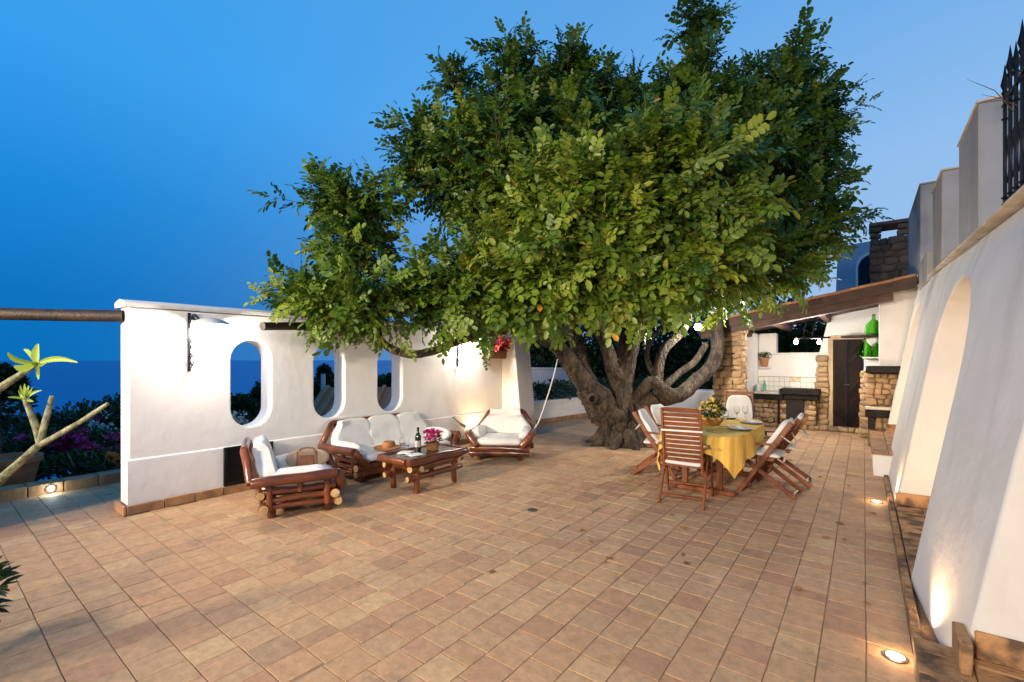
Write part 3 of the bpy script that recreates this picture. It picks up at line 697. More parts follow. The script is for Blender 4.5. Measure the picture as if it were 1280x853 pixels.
# ================================================================== STONE HELPERS
def lump(seed):
    rr = random.Random(seed); vs, fs = cb(1, 1, 1, .12)
    o = []
    for v in vs:
        k = mnoise.noise(Vector(v) * 1.7 + Vector((seed * 5.3, 0, 0))) * .22
        o.append(tuple(c * (1 + k) + rr.uniform(-.06, .06) for c in v))
    return o, fs
STONES = {}
def stone_mesh(m, k):
    if (m.name, k) not in STONES: STONES[(m.name, k)] = one(lump(k)).mesh('stone', m, True, 70)
    return STONES[(m.name, k)]
def stones(parent, m, org, ux, nx_, W_, H_, hmin=.08, hmax=.15, wmin=.12, wmax=.26, proud=.03, dep=.12, depth_fn=None, skip=None, z0=0):
    """rubble courses on a vertical face: org corner, ux along, nx_ outward"""
    ux = Vector(ux); nn = Vector(nx_); org = Vector(org); z = 0; cnt = 0
    while z < H_ - .03:
        h = min(random.uniform(hmin, hmax), H_ - z)
        if H_ - z - h < .04: h = H_ - z
        s_ = -random.random() * .05
        while s_ < W_ - .02:
            w = random.uniform(wmin, wmax); 
            if W_ - s_ - w < wmin * .6: w = W_ - s_
            sc, zc = s_ + w / 2, z + h / 2
            if not (skip and skip(sc, zc)):
                p = org + ux * sc + Vector((0, 0, zc)) + nn * (proud - dep / 2 + random.uniform(-.018, .022))
                o = bpy.data.objects.new('stone', stone_mesh(m, random.randrange(24)))
                M = Matrix((ux, nn, Vector((0, 0, 1)))).transposed().to_4x4(); M.translation = p
                o.matrix_local = M @ Matrix.Rotation(random.gauss(0, .13), 4, 'Y') @ Matrix.Diagonal((w * random.uniform(.80, 1.04), dep, h * random.uniform(.78, 1.08), 1))
                COL.objects.link(o); o.parent = parent; cnt += 1
            s_ += w
        z += h
    return cnt
# ================================================================== OUTDOOR KITCHEN
kt = thing('outdoor_kitchen', 'roofed outdoor kitchen of white plaster and rubble stone at the far end', 'pavilion', (-1, 12.5, 0), world=True)
# stone pillar holding the roof
def stone_pier(name, x0, x1, y0, y1, z1, m, mort, **k):
    core = obj(name, MB().add(*box(x0 + .05, x1 - .05, y0 + .05, y1 - .05, 0, z1 - .01, .01)), mort, kt)
    stones(core, m, (x0, y0, 0), (1, 0, 0), (0, -1, 0), x1 - x0, z1, **k)
    stones(core, m, (x1, y0, 0), (0, 1, 0), (1, 0, 0), y1 - y0, z1, **k)
    stones(core, m, (x0, y1, 0), (0, -1, 0), (-1, 0, 0), y1 - y0, z1, **k)
    return core
stone_pier('stone_pillar', -2.50, -1.97, 10.25, 10.75, 2.42, M_STONE, M_MORTAR, proud=.02)
# back wall (low part with opening to the night above), left column, upper block
obj('back_wall', MB().add(*box(-2.6, -.62, 12.95, 13.25, 0, 1.73, .012)), M_WALL, kt)
obj('wall_cap', MB().add(*box(-1.70, -.62, 12.92, 13.28, 1.733, 1.775, .012)), M_WALL, kt)
obj('white_column', MB().add(*box(-2.52, -2.10, 12.72, 13.1, 0, 2.27, .05)), M_WALL, kt, True, 50)
obj('upper_block', MB().add(*box(-2.095, -1.71, 12.95, 13.25, 1.735, 2.26, .015)), M_WALL, kt)
obj('door_wall', MB().add(*slab([[(-.84, 1.70), (-.64, 1.70), (-.64, 2.13), (.005, 2.13), (.005, 0), (1.2, 0), (1.2, 3.35), (-.58, 2.86)]], lambda s_, z: (s_, 12.93, z), lambda s_, z: (s_, 13.2, z))), M_WALL, kt, False)
# stone column beside the door + stone jamb right
c = obj('stone_column', MB().add(*box(-.84, -.66, 12.83, 13.2, 0, 1.69, .01)), M_MORTAR, kt)
stones(c, M_STONE, (-.87, 12.80, 0), (1, 0, 0), (0, -1, 0), .23, 1.70, hmin=.10, hmax=.16, wmin=.16, wmax=.24)
c = obj('stone_jamb', MB().add(*box(.0, .16, 11.85, 12.1, 0, 1.34, .01)), M_MORTAR, kt)
stones(c, M_STONE, (-.02, 11.82, 0), (1, 0, 0), (0, -1, 0), .20, 1.38, hmin=.09, hmax=.15, wmin=.12, wmax=.2)
stones(c, M_STONE, (-.03, 12.12, 0), (0, -1, 0), (-1, 0, 0), .28, 1.34, hmin=.09, hmax=.15, wmin=.12, wmax=.2)
c = obj('stone_step', MB().add(*box(-.9, .1, 12.5, 12.9, 0, .08, .01)), M_MORTAR, kt)
stones(c, M_STONE, (-.92, 12.48, 0), (1, 0, 0), (0, -1, 0), 1.05, .11, hmin=.1, hmax=.12, wmin=.12, wmax=.2)
# door frame + leaves
df = obj('door_frame', MB().add(*box(-.655, -.56, 12.86, 13.15, 0, 2.06, .006)).add(*box(-.655, .10, 12.86, 13.15, 2.062, 2.15, .006)), mat('frame_stone', (.52, .38, .24), .85, (.42, .29, .17), 10, .3), kt)
for k, (x0, x1) in enumerate(((-.555, -.305), (-.300, -.02))):
    lf = obj('door_leaf', MB().add(*box(x0, x1, 12.92, 12.95, .02, 2.055, .003)), M_DOOR, kt)
    obj('door_stile', MB().add(*box(x0 + .002, x0 + .035, 12.895, 12.918, .03, 2.05, .004)).add(*box(x1 - .035, x1 - .002, 12.895, 12.918, .03, 2.05, .004)), M_DOOR, lf)
    sl = 1 if k == 0 else -1
    for j in range(-2, 22):
        rect = [(x0 + .038, .03), (x1 - .038, .03), (x1 - .038, 2.05), (x0 + .038, 2.05)]; u0 = j * .105
        pg = clip(rect, sl * 1.2, 1, u0 + .078 + (x0 * sl * 1.2)); pg = clip(pg, -sl * 1.2, -1, -(u0 + (x0 * sl * 1.2))) if len(pg) > 2 else []
        if len(pg) > 2:
            M = T(0, 12.918, 0) @ Matrix.Rotation(R(90), 4, 'X'); obj('plank', MB().add(*prism(pg, M, .016 + random.random() * .006)), M_DOOR, lf, False)
    hx = x1 - .03 if k == 0 else x0 + .02
    obj('handle', MB().add(*lathe([(.001, 0), (.015, .01), (.02, .03), (.001, .045)], 10), T(hx, 12.895, 1.03) @ Matrix.Rotation(R(90), 4, 'X')), M_STEEL, lf)
# backsplash tiles
bs = obj('backsplash', MB().add(*box(-2.095, -.86, 12.925, 12.948, .80, 1.19, .002)), M_GROUT, kt)
for i in range(11):
    for j in range(3):
        x = -2.088 + i * .1115; z = .845 + j * .1125
        obj('wall_tile', MB().add(*box(x, x + .1055, 12.916, 12.924, z, z + .1065, .002)), M_CERAM2 if (j == 2 and i in (5, 6, 7) and False) else M_CERAM, bs)
obj('wall_tile', MB().add(*box(-1.42, -1.20, 12.908, 12.915, 1.075, 1.175, .002)), M_CERAM2, bs)
# counter, stone base, oven
obj('worktop', MB().add(*box(-2.12, -1.50, 12.32, 12.92, .79, .84, .006)), M_MARBLE, kt)
obj('worktop_edge', MB().add(*box(-2.13, -1.49, 12.30, 12.5, .66, .785, .01)), M_SLATE, kt)
obj('hood_slab', MB().add(*box(-1.56, -.78, 12.25, 12.92, .80, .93, .015)), M_SLATE, kt)
obj('hood_slab', MB().add(*box(-1.48, -.80, 12.32, 12.92, .69, .795, .01)), M_SLATE, kt)
c = obj('stone_base', MB().add(*box(-2.08, -.86, 12.48, 12.94, 0, .66, .01)), M_MORTAR, kt)
stones(c, M_STONE, (-2.10, 12.45, 0), (1, 0, 0), (0, -1, 0), 1.24, .68, hmin=.07, hmax=.13, wmin=.09, wmax=.22, skip=lambda s_, z: .62 < s_ < 1.04 and z > .07)
od = obj('oven_door', MB().add(*box(-1.44, -1.09, 12.40, 12.43, .09, .68, .004)), M_BLACK, kt)
obj('oven_rail', MB().add(*box(-1.60, -1.565, 12.36, 12.42, .1, .66, .003)), M_BLACK, kt)
# shelf for the pot
obj('wall_bracket', MB().add(*box(-2.06, -1.80, 12.80, 12.94, 1.40, 1.425, .004)), M_WALL, kt)
# return wall with fireplace on the right
obj('return_wall', MB().add(*slab([[(.225, 1.49), (.225, 2.95), (.8, 3.1), (.8, 0), (.52, 0), (.52, 1.49)]], lambda s_, z: (s_, 10.64, z), lambda s_, z: (s_, 11.0, z))), M_WALL2, kt, False)
obj('mantel', MB().add(*box(.03, .70, 10.48, 11.2, 1.36, 1.485, .015)), M_BLACK, kt)
c = obj('fireplace_back', MB().add(*box(.06, .70, 10.72, 11.3, .02, 1.355, .01)), M_MORTAR, kt)
stones(c, M_STONE, (.05, 10.68, .78), (1, 0, 0), (0, -1, 0), .50, .57, hmin=.07, hmax=.12, wmin=.09, wmax=.2, proud=.02)
obj('hearth_slab', MB().add(*box(.02, .55, 10.55, 10.7, .70, .755, .008)), M_MARBLE, kt)
obj('hearth_edge', MB().add(*box(.02, .55, 10.58, 10.71, .56, .695, .008)), M_SLATE, kt)
obj('hearth_opening', MB().add(*box(.06, .16, 10.60, 10.71, .34, .555, .008)), M_BLACK, kt)
stones(c, M_STONE, (.17, 10.68, .35), (1, 0, 0), (0, -1, 0), .40, .2, hmin=.08, hmax=.12, wmin=.1, wmax=.2, proud=.02)
# roof
def rz(x): return 2.20 + .265 * (x + 1.84) * .93
def roof_slab(x0, x1, y0, y1, dz0, dz1): return [(x, y, 2.21 + .185 * (x + 1.84) + d) for y in (y0, y1) for d, x in ((dz0, x0), (dz0, x1), (dz1, x1), (dz1, x0))], [(0, 1, 2, 3), (7, 6, 5, 4), (0, 4, 5, 1), (1, 5, 6, 2), (2, 6, 7, 3), (3, 7, 4, 0)]
rf = obj('roof', MB().add(*roof_slab(-2.75, .74, 10.2, 13.4, .20, .30)), M_BEAM, kt, False)
obj('fascia_board', MB().add(*roof_slab(-2.8, .70, 10.13, 10.19, .13, .345)), M_BEAM, rf, False)
obj('front_beam', MB().add(*roof_slab(-2.75, .40, 10.2, 10.42, 0, .195)), M_BEAM, rf, False)
for i in range(7): obj('roof_plank', MB().add(*roof_slab(-2.7, .7, 10.45 + i * .4, 10.83 + i * .4, .17, .195)), M_BEAM, rf, False)
for x in (-2.3, -1.5, -.7): obj('rafter', MB().add(*roof_slab(x, x + .1, 10.44, 13.3, .03, .168)), M_BEAM, rf, False)
y = 10.1
for i in range(12):
    obj('roof_tile', MB().add(*roof_slab(-2.85 + i * .295, -2.85 + i * .295 + .29, 10.08, 13.45, .302 + .006 * (i % 2), .345 + .006 * (i % 2))), M_TERRA, rf, False)
# hanging lamp with two bulbs
hl = thing('hanging_lamp', 'iron bar ceiling lamp on chains with two bright bulbs in the kitchen', 'lamp', (-.9, 11.1, 2.05), world=True)
A, B = Vector((-1.12, 10.86, 2.03)), Vector((-.55, 11.45, 2.06))
obj('crossbar', MB().add(*bar(A, B, .03, .03)), M_IRON, hl)
for q in (.25, .5): 
    p = A.lerp(B, q); obj('chain', one(tube([p, p + Vector((.03, .02, .22)), p + Vector((.07, .04, .42))], .009, 5)), [M_IRON, M_IRON], hl)
obj('arm', one(tube([A.lerp(B, .25) + Vector((0, 0, .2)), A.lerp(B, .55) + Vector((0, 0, .05)), A.lerp(B, .9)], .008, 5)), [M_IRON, M_IRON], hl)
for p in ((-1.09, 10.88, 1.97), (-.72, 11.3, 1.97)):
    obj('bulb', MB().add(*lathe([(.001, -.055), (.025, -.045), (.037, -.015), (.03, .015), (.014, .035), (.014, .06)], 12, p)), M_BULB, hl)
# tree floodlight
tp = PD(873, 408, 8.6)
tp = PD(873, 408, 8.3)
t = thing('tree_floodlight', 'small bright floodlight clamped among the branches beside the stone pillar', 'lamp', tuple(tp), world=True)
obj('bulb', MB().add(*lathe([(.001, -.07), (.045, -.06), (.07, -.015), (.05, .03), (.02, .045)], 14, tuple(tp))), M_BULB, t)
obj('bracket', MB().add(*bar(tp + Vector((0, .0, .045)), tp + Vector((.12, .35, .10)), .02, .02)).add(*lathe([(.05, .03), (.055, .06), (.02, .07), (.001, .07)], 12, tuple(tp))), M_IRON, t)
# demijohns
def demijohn(loc, label, s_=1, rot=0):
    t = thing('demijohn', label, 'bottle', loc, group='green glass demijohns')
    obj('glass_body', MB().add(*lathe([(.001, .0), (.14, .0), (.165, .03), (.172, .12), (.165, .20), (.13, .28), (.07, .34), (.036, .375), (.032, .45), (.042, .455), (.042, .475), (.026, .475), (.024, .38), (.11, .27), (.15, .18), (.155, .1), (.14, .02), (.001, .015)], 22)), M_GREEN, t)
    obj('stopper', MB().add(*lathe([(.001, .462), (.022, .462), (.026, .50), (.001, .505)], 12)), M_STRAW, t); t.scale = (s_, s_, s_)
    return t
demijohn((.17, 12.6, 2.135), 'green glass demijohn standing alone on the higher shelf', .9)
demijohn((.02, 12.55, 1.66), 'left green demijohn of the pair on the lower shelf by the door', .85)
demijohn((.27, 12.62, 1.66), 'right green demijohn of the lower pair, below the top one', .85)
obj('shelf', MB().add(*box(-.40, .5, 12.42, 12.92, 2.09, 2.13, .006)), M_DARKW, kt); obj('shelf', MB().add(*box(-.02, .5, 12.42, 12.92, 1.63, 1.657, .006)), M_WALL, kt)
# potted plant on bracket, bottle, glasses at sink
t = thing('flower_pot', 'terracotta pot with small green plant on the kitchen wall bracket', 'flower pot', (-1.96, 12.87, 1.427))
obj('pot', MB().add(*lathe([(.001, 0), (.075, 0), (.105, .19), (.118, .195), (.118, .225), (.10, .225), (.09, .19), (.001, .185)], 20)), M_TERRA, t)
o = foliage('plant', t, [(0, 0, .28), (.07, 0, .27), (-.07, 0, .26)], [(.10, .09, .07)] * 3, 60, .05, M_DLEAF, tintr=(.5, 1)); o['kind'] = 'stuff'
def lathe_thing(name, label, cat, loc, prof, m, n=16, group=None, part='body'):
    o = obj(name, MB().add(*lathe(prof, n)), m); o.location = loc; return tag(o, label, cat, group)
lathe_thing('soap_bottle', 'pale green glass bottle standing on the kitchen worktop', 'bottle', (-1.93, 12.72, .841), [(.001, 0), (.035, 0), (.036, .15), (.014, .21), (.013, .26), (.001, .26)], mat('pale_green_glass', (.20, .55, .38), .1, trans=.4))
lathe_thing('storage_jar', 'clear glass jar at the left end of the worktop', 'jar', (-2.05, 12.62, .841), [(.001, 0), (.06, 0), (.065, .14), (.05, .17), (.001, .17)], mat('jar_glass', (.70, .74, .68), .1, trans=.4))
# chimney on roof and far house
ch = thing('stone_chimney', 'dark rubble stone chimney with slab cap above the kitchen roof', 'chimney', (.5, 14, 2.5), world=True)
c = obj('chimney_core', MB().add(*box(.22, .80, 14.05, 14.6, 2.5, 4.45, .01)), M_MORTAR, ch)
for args in (((.14, 14.0, 3.0), (1, 0, 0), (0, -1, 0), .72), ((.14, 14.65, 3.0), (0, -1, 0), (-1, 0, 0), .65)):
    stones(c, M_STONED, *args, 1.5, hmin=.13, hmax=.2, wmin=.16, wmax=.3, proud=.01, dep=.16)
for x in (.20, .70): stones(c, M_STONED, (x - .07, 14.0, 4.5), (1, 0, 0), (0, -1, 0), .22, .28, hmin=.12, hmax=.15, wmin=.2, wmax=.23, dep=.2)
obj('chimney_cap', MB().add(*box(.10, .90, 13.95, 14.7, 4.79, 4.87, .015)), M_STONED, ch)
fh = thing('far_house', 'pale bluish house behind the chimney with a white arched window', 'house', (0, 17.4, 0), world=True)
ar = [(-.19, 3.75), (-.19, 4.35)] + [(.21 - .40 * math.cos(PI * i / 10), 4.35 + .40 * math.sin(PI * i / 10)) for i in range(1, 11)] + [(.61, 3.75)]
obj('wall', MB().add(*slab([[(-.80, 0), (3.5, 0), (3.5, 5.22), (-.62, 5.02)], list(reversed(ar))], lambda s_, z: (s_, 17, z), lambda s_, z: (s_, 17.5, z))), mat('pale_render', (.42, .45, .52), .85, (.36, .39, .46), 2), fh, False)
wf = obj('window', MB().add([(p[0] + .0, 16.985, p[1]) for p in ar] + [((p[0] - .21) * .86 + .21, 16.985, (p[1] - 3.75) * .93 + 3.75) for p in ar] + [((p[0] - .21) * .86 + .21, 17.15, (p[1] - 3.75) * .93 + 3.75) for p in ar], [(i, i + 1, len(ar) + i + 1, len(ar) + i) for i in range(len(ar) - 1)] + [(len(ar) + i, len(ar) + i + 1, 2 * len(ar) + i + 1, 2 * len(ar) + i) for i in range(len(ar) - 1)]), M_WALL, fh, False)
obj('pane', MB().add(*box(-.25, .68, 17.16, 17.18, 3.7, 4.8, .001)), M_LEAD, wf)
# ================================================================== FLOOR LIGHTS, DRAIN, SPOT
def floor_light(x, y, z, label):
    t = thing('floor_light', label, 'light', (x, y, z), group='round lights set in the floor')
    obj('bezel', MB().add(*lathe([(.055, -.02), (.055, .004), (.040, .006)], 20)), M_STEEL, t)
    obj('lens', MB().add([(.04 * math.cos(a * PI / 8), .04 * math.sin(a * PI / 8), .005) for a in range(16)], [tuple(range(16))]), M_BULBW, t)
    light('floor_light_light', 'POINT', (x, y, z + .05), 1.6, WARM, .02)
floor_light(.135, 3.22, .002, 'warm round floor light in the tiles nearest the camera')
floor_light(.115, 6.60, .002, 'warm round floor light in the tiles by the masonry bench')
t = thing('ground_spot', 'small spot light glowing at the foot of the white wall behind the armchair', 'light', (-5.83, 6.62, 0))
obj('housing', MB().add(*lathe([(.05, 0), (.05, .05), (.04, .055), (.038, .04), (.001, .04)], 16)), M_STEEL, t)
obj('lens', MB().add([(.036 * math.cos(a * PI / 6), .036 * math.sin(a * PI / 6), .045) for a in range(12)], [tuple(range(12))]), M_BULBW, t)
t = thing('wall_spot', 'small grey spotlight bracket on the lower white wall near the right armchair', 'light', (-5.96, 6.15, .42), world=True)
obj('bracket', one(tube([(-5.99, 6.05, .55), (-5.93, 6.12, .46), (-5.90, 6.2, .40)], .012, 6)), [M_STEEL, M_STEEL], t)
obj('head', one(tube([(-5.93, 6.16, .43), (-5.86, 6.24, .36)], [.018, .03], 10)), [M_STEEL, M_STEEL], t)
dr = thing('floor_drain', 'small round metal drain set in the middle of the tiled floor', 'drain', (-2.8, 4.02, .003))
obj('frame', MB().add(*lathe([(.055, -.004), (.055, .002), (.001, .0022)], 20)), mat('drain_metal', (.10, .085, .07), .6), dr)
for i in range(4): obj('slot', MB().add(*box(-.034, .034, -.044 + i * .026, -.034 + i * .026, .0024, .004, .0005)), M_BLACK, dr)
# ================================================================== LOG LOUNGE SET
LG = [M_LOG, M_LOGEND]
def log(parent, p0, p1, r, name='log', ends=True):
    p0, p1 = Vector(p0), Vector(p1); L = (p1 - p0).length; k = max(2, int(L / .14)); sd = random.random() * 50
    P = []; RR = []
    for i in range(k + 1):
        t = i / k; j = Vector((mnoise.noise(Vector((t * 3, sd, 0))), mnoise.noise(Vector((t * 3, sd, 5))), mnoise.noise(Vector((t * 3, sd, 9))))) * .010
        P.append(p0.lerp(p1, t) + j); RR.append(r * (1 + .10 * mnoise.noise(Vector((t * 5, sd, 2)))))
    # eased ends
    e = min(.25, r * .35 / L); P.insert(1, p0.lerp(p1, e)); RR.insert(1, r); RR[0] = r * .86
    P.insert(-1, p0.lerp(p1, 1 - e)); RR.insert(-1, r); RR[-1] = r * .86
    vs, fs, mi = tube(P, RR, 12); m = MB(); m.add(vs, fs, None, mi)
    return obj(name, m, LG if ends else [M_LOG, M_LOG], parent, True, 50)
def cush(parent, name, loc, size, rot=(0, 0, 0), seed=0, e1=.55, e2=.28, m=None, wr=.012, hw_=None):
    M = T(*loc) @ Matrix.Rotation(rot[2], 4, 'Z') @ Matrix.Rotation(rot[1], 4, 'Y') @ Matrix.Rotation(rot[0], 4, 'X')
    vs, fs = cushion(*size, e1, e2, seed=seed, wr=wr)
    if hw_:
        vs = [M @ Vector(v) for v in vs]; M = None
        for v in vs:
            k = hw_ - .02 - .21 * min(1, max(0, (v.z - .42) / .26)); v.y = max(-k, min(k, v.y))
    return obj(name, MB().add(vs, fs, M), m or M_CLOTH, parent, True, 180)
def log_seat(name, label, cat, loc, rot, Wd, nb, group=None):
    t = thing(name, label, cat, loc, rot, group); h = Wd / 2; D = .38
    for x in (-.26, .27):
        for y in (-h + .16, h - .16): log(t, (x, y, 0), (x, y, .26), .042, 'leg')
    log(t, (.33, -h + .02, .20), (.33, h - .02, .20), .052, 'front_rail')
    log(t, (.36, -h - .0, .125), (.36, h, .125), .045, 'cross_log'); log(t, (-.33, -h + .0, .13), (-.33, h, .13), .05, 'cross_log'); log(t, (-.36, -h + .02, .26), (-.36, h - .02, .26), .045, 'cross_log')
    for sg in (-1, 1):
        y = sg * (h - .06)
        for z, r in ((.13, .026), (.20, .030), (.285, .033)): log(t, (-.34, y, z), (.34, y, z), r, 'side_rail', False)
        for x in (-.28, 0, .26): log(t, (x, y + sg * .012, .10 if x else .26), (x, y + sg * .012, .40), .034 if x else .028, 'side_post', False)
        yo = sg * (h + .01)
        log(t, (-.44, yo, .40), (.36, yo, .42), .054, 'arm_rail', False)
        log(t, (.36, yo, .42), (.41, sg * (h - .13), .25), .056, 'arm_front', False)
        log(t, (-.44, yo, .40), (-.50, sg * (h - .20 - .0), .70), .044, 'back_post', False)
    log(t, (-.50, -h + .19, .705), (-.50, h - .19, .705), .038, 'top_rail', False)
    n = max(3, int(Wd / .3))
    for i in range(n):
        y = -h + .25 + (Wd - .5) * i / (n - 1); log(t, (-.37, y, .28), (-.49, y, .69), .026, 'back_slat', False)
    log(t, (-.36, -h + .05, .36), (-.40, h - .05, .36), .03, 'back_rail', False)
    obj('seat_board', MB().add(*box(-.34, .33, -h + .12, h - .12, .225, .25, .005)), M_TABTOP, t)
    cush(t, 'seat_cushion', (.02, 0, .30), (.74, Wd - .24, .13), seed=1, e1=.32, e2=.14)
    bw = (Wd - .24) / nb
    for i in range(nb):
        y = -h + .12 + bw * (i + .5); cush(t, 'back_cushion', (-.31, y, .512), (.15, bw * 1.04 + (.16 if nb == 1 else .05), .50), (0, R(-17), 0), seed=3 + i, e1=.42, e2=.26, hw_=h, wr=.016)
    for sg in (-1, 1): cush(t, 'arm_cushion', (-.0, sg * (h - .11), .405), (.60, .15, .20), (R(sg * -22), 0, 0), seed=8 + sg, e1=.6, e2=.4)
    return t
log_seat('log_sofa', 'varnished log sofa with three white back cushions against the wall', 'sofa', (-5.50, 4.37, 0), 0, 1.86, 3)
a1 = log_seat('log_armchair', 'log armchair on the left, turned side on, holding a canvas bag', 'armchair', (-4.96, 2.60, 0), R(65), .98, 1, 'log armchairs')
a2 = log_seat('log_armchair', 'log armchair on the right, facing out, beside the white end pier', 'armchair', (-4.75, 5.95, 0), R(-60), .98, 1, 'log armchairs')
# coffee table
ct = thing('coffee_table', 'low varnished log coffee table with dark slatted top', 'coffee table', (-4.47, 4.0, 0), R(1)); ct.scale = (.92, .90, 1)
for sx in (-1, 1):
    log(ct, (sx * .29, -.56, .395), (sx * .29, .56, .395), .048, 'frame_log', False)
    for sy in (-1, 1): log(ct, (sx * .23, sy * .36, 0), (sx * .23, sy * .36, .37), .040, 'leg')
    log(ct, (sx * .23, -.52, .19), (sx * .23, .52, .19), .038, 'stretcher')
    log(ct, (sx * .25, -.50, .31), (sx * .25, .50, .31), .045, 'under_log')
for sy in (-1, 1):
    log(ct, (-.24, sy * .545, .395), (.24, sy * .545, .395), .046, 'frame_log', False); log(ct, (-.33, sy * .36, .30), (.33, sy * .36, .30), .045, 'cross_log')
for i in range(9): obj('slat', MB().add(*box(-.245, .245, -.50 + i * .111, -.50 + i * .111 + .106, .40, .424 + random.gauss(0, .001), .004)), M_TABTOP, ct)
zt = .426
lathe_thing('wine_bottle', 'dark wine bottle with pale label standing on the coffee table', 'bottle', (-4.50, 3.92, zt), [(.001, 0), (.036, 0), (.038, .01), (.038, .19), (.03, .225), (.015, .25), (.0145, .30), (.017, .302), (.017, .315), (.001, .317)], M_BOTTLE, 18)
o = obj('label', MB().add(*lathe([(.0385, .07), (.0385, .15)], 18)), M_LBL, bpy.data.objects['wine_bottle'])
def wine_glass(loc, label, group='wine glasses on the coffee table', s_=1.0):
    t = thing('wine_glass', label, 'glass', loc, 0, group); t.scale = (s_,) * 3
    obj('glass', MB().add(*lathe([(.001, .0), (.033, .001), (.030, .004), (.005, .008), (.004, .085), (.02, .10), (.037, .13), (.038, .16), (.030, .205), (.0285, .205), (.036, .16), (.035, .132), (.018, .104), (.001, .098)], 18)), M_GLASS, t); return t
wine_glass((-4.56, 3.72, zt), 'clear wine glass on the coffee table, nearer the sofa'); wine_glass((-4.46, 3.70, zt), 'clear wine glass on the coffee table, nearer the camera')
for k, (x, y, a, lb) in enumerate(((-4.60, 3.80, .5, 'folded white napkin on the coffee table near the sofa side'), (-4.40, 3.78, -.3, 'folded white napkin on the coffee table near its front edge'))):
    m = MB(); vs, fs = cb(.16, .16, .008, .003); m.add([(v[0], v[1], v[2] + .006 + .015 * max(0, v[0] + v[1])) for v in vs], fs, T(x, y, zt) @ RZ(a)); tag(obj('napkin', m, M_PAPER), lb, 'napkin', 'napkins on the coffee table')
t = thing('flower_basket', 'small brown basket of pink flowers on the coffee table', 'flower basket', (-4.47, 4.14, zt))
obj('basket', MB().add(*lathe([(.001, .002), (.075, .002), (.09, .09), (.095, .10), (.085, .10), (.07, .08), (.001, .075)], 16)), M_STRAW, t)
o = foliage('leaves', t, [(0, 0, .14)], [(.11, .11, .06)], 70, .06, M_DLEAF, tintr=(.5, 1)); o['kind'] = 'stuff'
for i in range(11):
    a = i * 2.4; r = .02 + .009 * i
    foliage('flower', t, [(r * math.cos(a), r * math.sin(a), .20 + .03 * math.sin(i))], [(.035, .035, .03)], 24, .04, M_PINK, wid=.8, lo=.2)
# hat on sofa
t = thing('straw_hat', 'brown straw hat lying on the sofa seat cushion', 'hat', (-5.22, 4.02, .378), .3)
obj('brim', MB().add(*[(lambda vs, fs: ([(v[0] * 1.0, v[1] * 1.2, v[2] + .012 * math.sin(math.atan2(v[1], v[0]) * 2 + 1)) for v in vs], fs))(*lathe([(.085, .012), (.13, .006), (.185, .012), (.19, .017), (.13, .014), (.085, .02)], 28))][0]), M_STRAW, t)
obj('crown', MB().add(*[(lambda vs, fs: ([(v[0], v[1] * 1.2, v[2]) for v in vs], fs))(*lathe([(.09, .012), (.085, .06), (.07, .095), (.04, .098), (.015, .085), (.001, .082)], 24))][0]), M_STRAW, t)
obj('band', MB().add(*[(lambda vs, fs: ([(v[0], v[1] * 1.2, v[2]) for v in vs], fs))(*lathe([(.0905, .02), (.0888, .04)], 24))][0]), M_LEATH, t)
# bag on left armchair
t = thing('canvas_bag', 'cream canvas bag with tan leather trim lying on the left armchair', 'bag', (-5.16, 2.82, .365), R(65 - 10))
cush(t, 'body', (0, 0, .09), (.46, .16, .20), (R(-14), 0, 0), seed=5, e1=.6, e2=.3, m=M_CANV)
obj('patch', MB().add(*box(-.075, .075, -.006, .006, -.055, .055, .003), T(.0, -.098, .085) @ Matrix.Rotation(R(-14), 4, 'X')), M_LEATH, t)
for sx in (-.10, .10):
    obj('strap', MB().add(*box(-.010, .010, -.005, .005, -.095, .095, .002), T(sx, -.096, .09) @ Matrix.Rotation(R(-14), 4, 'X')), M_LEATH, t)
q, r = smooth_path([(-.08, -.05, .18), (-.065, -.05, .208), (0, -.05, .216), (.065, -.05, .208), (.08, -.05, .18)], [.008] * 5, 5); obj('handle', one(tube(q, r, 6)), [M_LEATH, M_LEATH], t)
# ================================================================== DINING SET
TC = Vector((-1.56, 6.42)); TW, TL = .98, 1.95
dt = thing('dining_table', 'oval wooden dining table under the yellow cloth', 'table', (TC.x, TC.y, 0))
def sup(a, ax, ay, e=.55):
    c, s_ = math.cos(a), math.sin(a); return (ax * math.copysign(abs(c) ** e, c), ay * math.copysign(abs(s_) ** e, s_))
n = 48; m = MB(); ring = [sup(2 * PI * i / n, TW / 2, TL / 2) for i in range(n)]
m.add([(p[0], p[1], z) for z in (.70, .735) for p in ring], [tuple(range(n - 1, -1, -1)), tuple(range(n, 2 * n))] + [(i, (i + 1) % n, n + (i + 1) % n, n + i) for i in range(n)]); obj('tabletop', m, M_TEAK, dt, True, 40)
for sy in (-1, 1):
    for sx in (-1, 1): obj('leg', MB().add(*box(sx * .20 - .035, sx * .20 + .035, sy * .58 - .025, sy * .58 + .025, .06, .64, .006)), M_TEAK, dt)
    obj('foot_bar', MB().add(*box(-.38, .38, sy * .58 - .035, sy * .58 + .035, 0, .058, .012)), M_TEAK, dt); obj('apron', MB().add(*box(-.38, .38, sy * .58 - .03, sy * .58 + .03, .642, .698, .006)), M_TEAK, dt)
obj('stretcher', MB().add(*box(-.03, .03, -.53, .53, .16, .24, .006)), M_TEAK, dt)
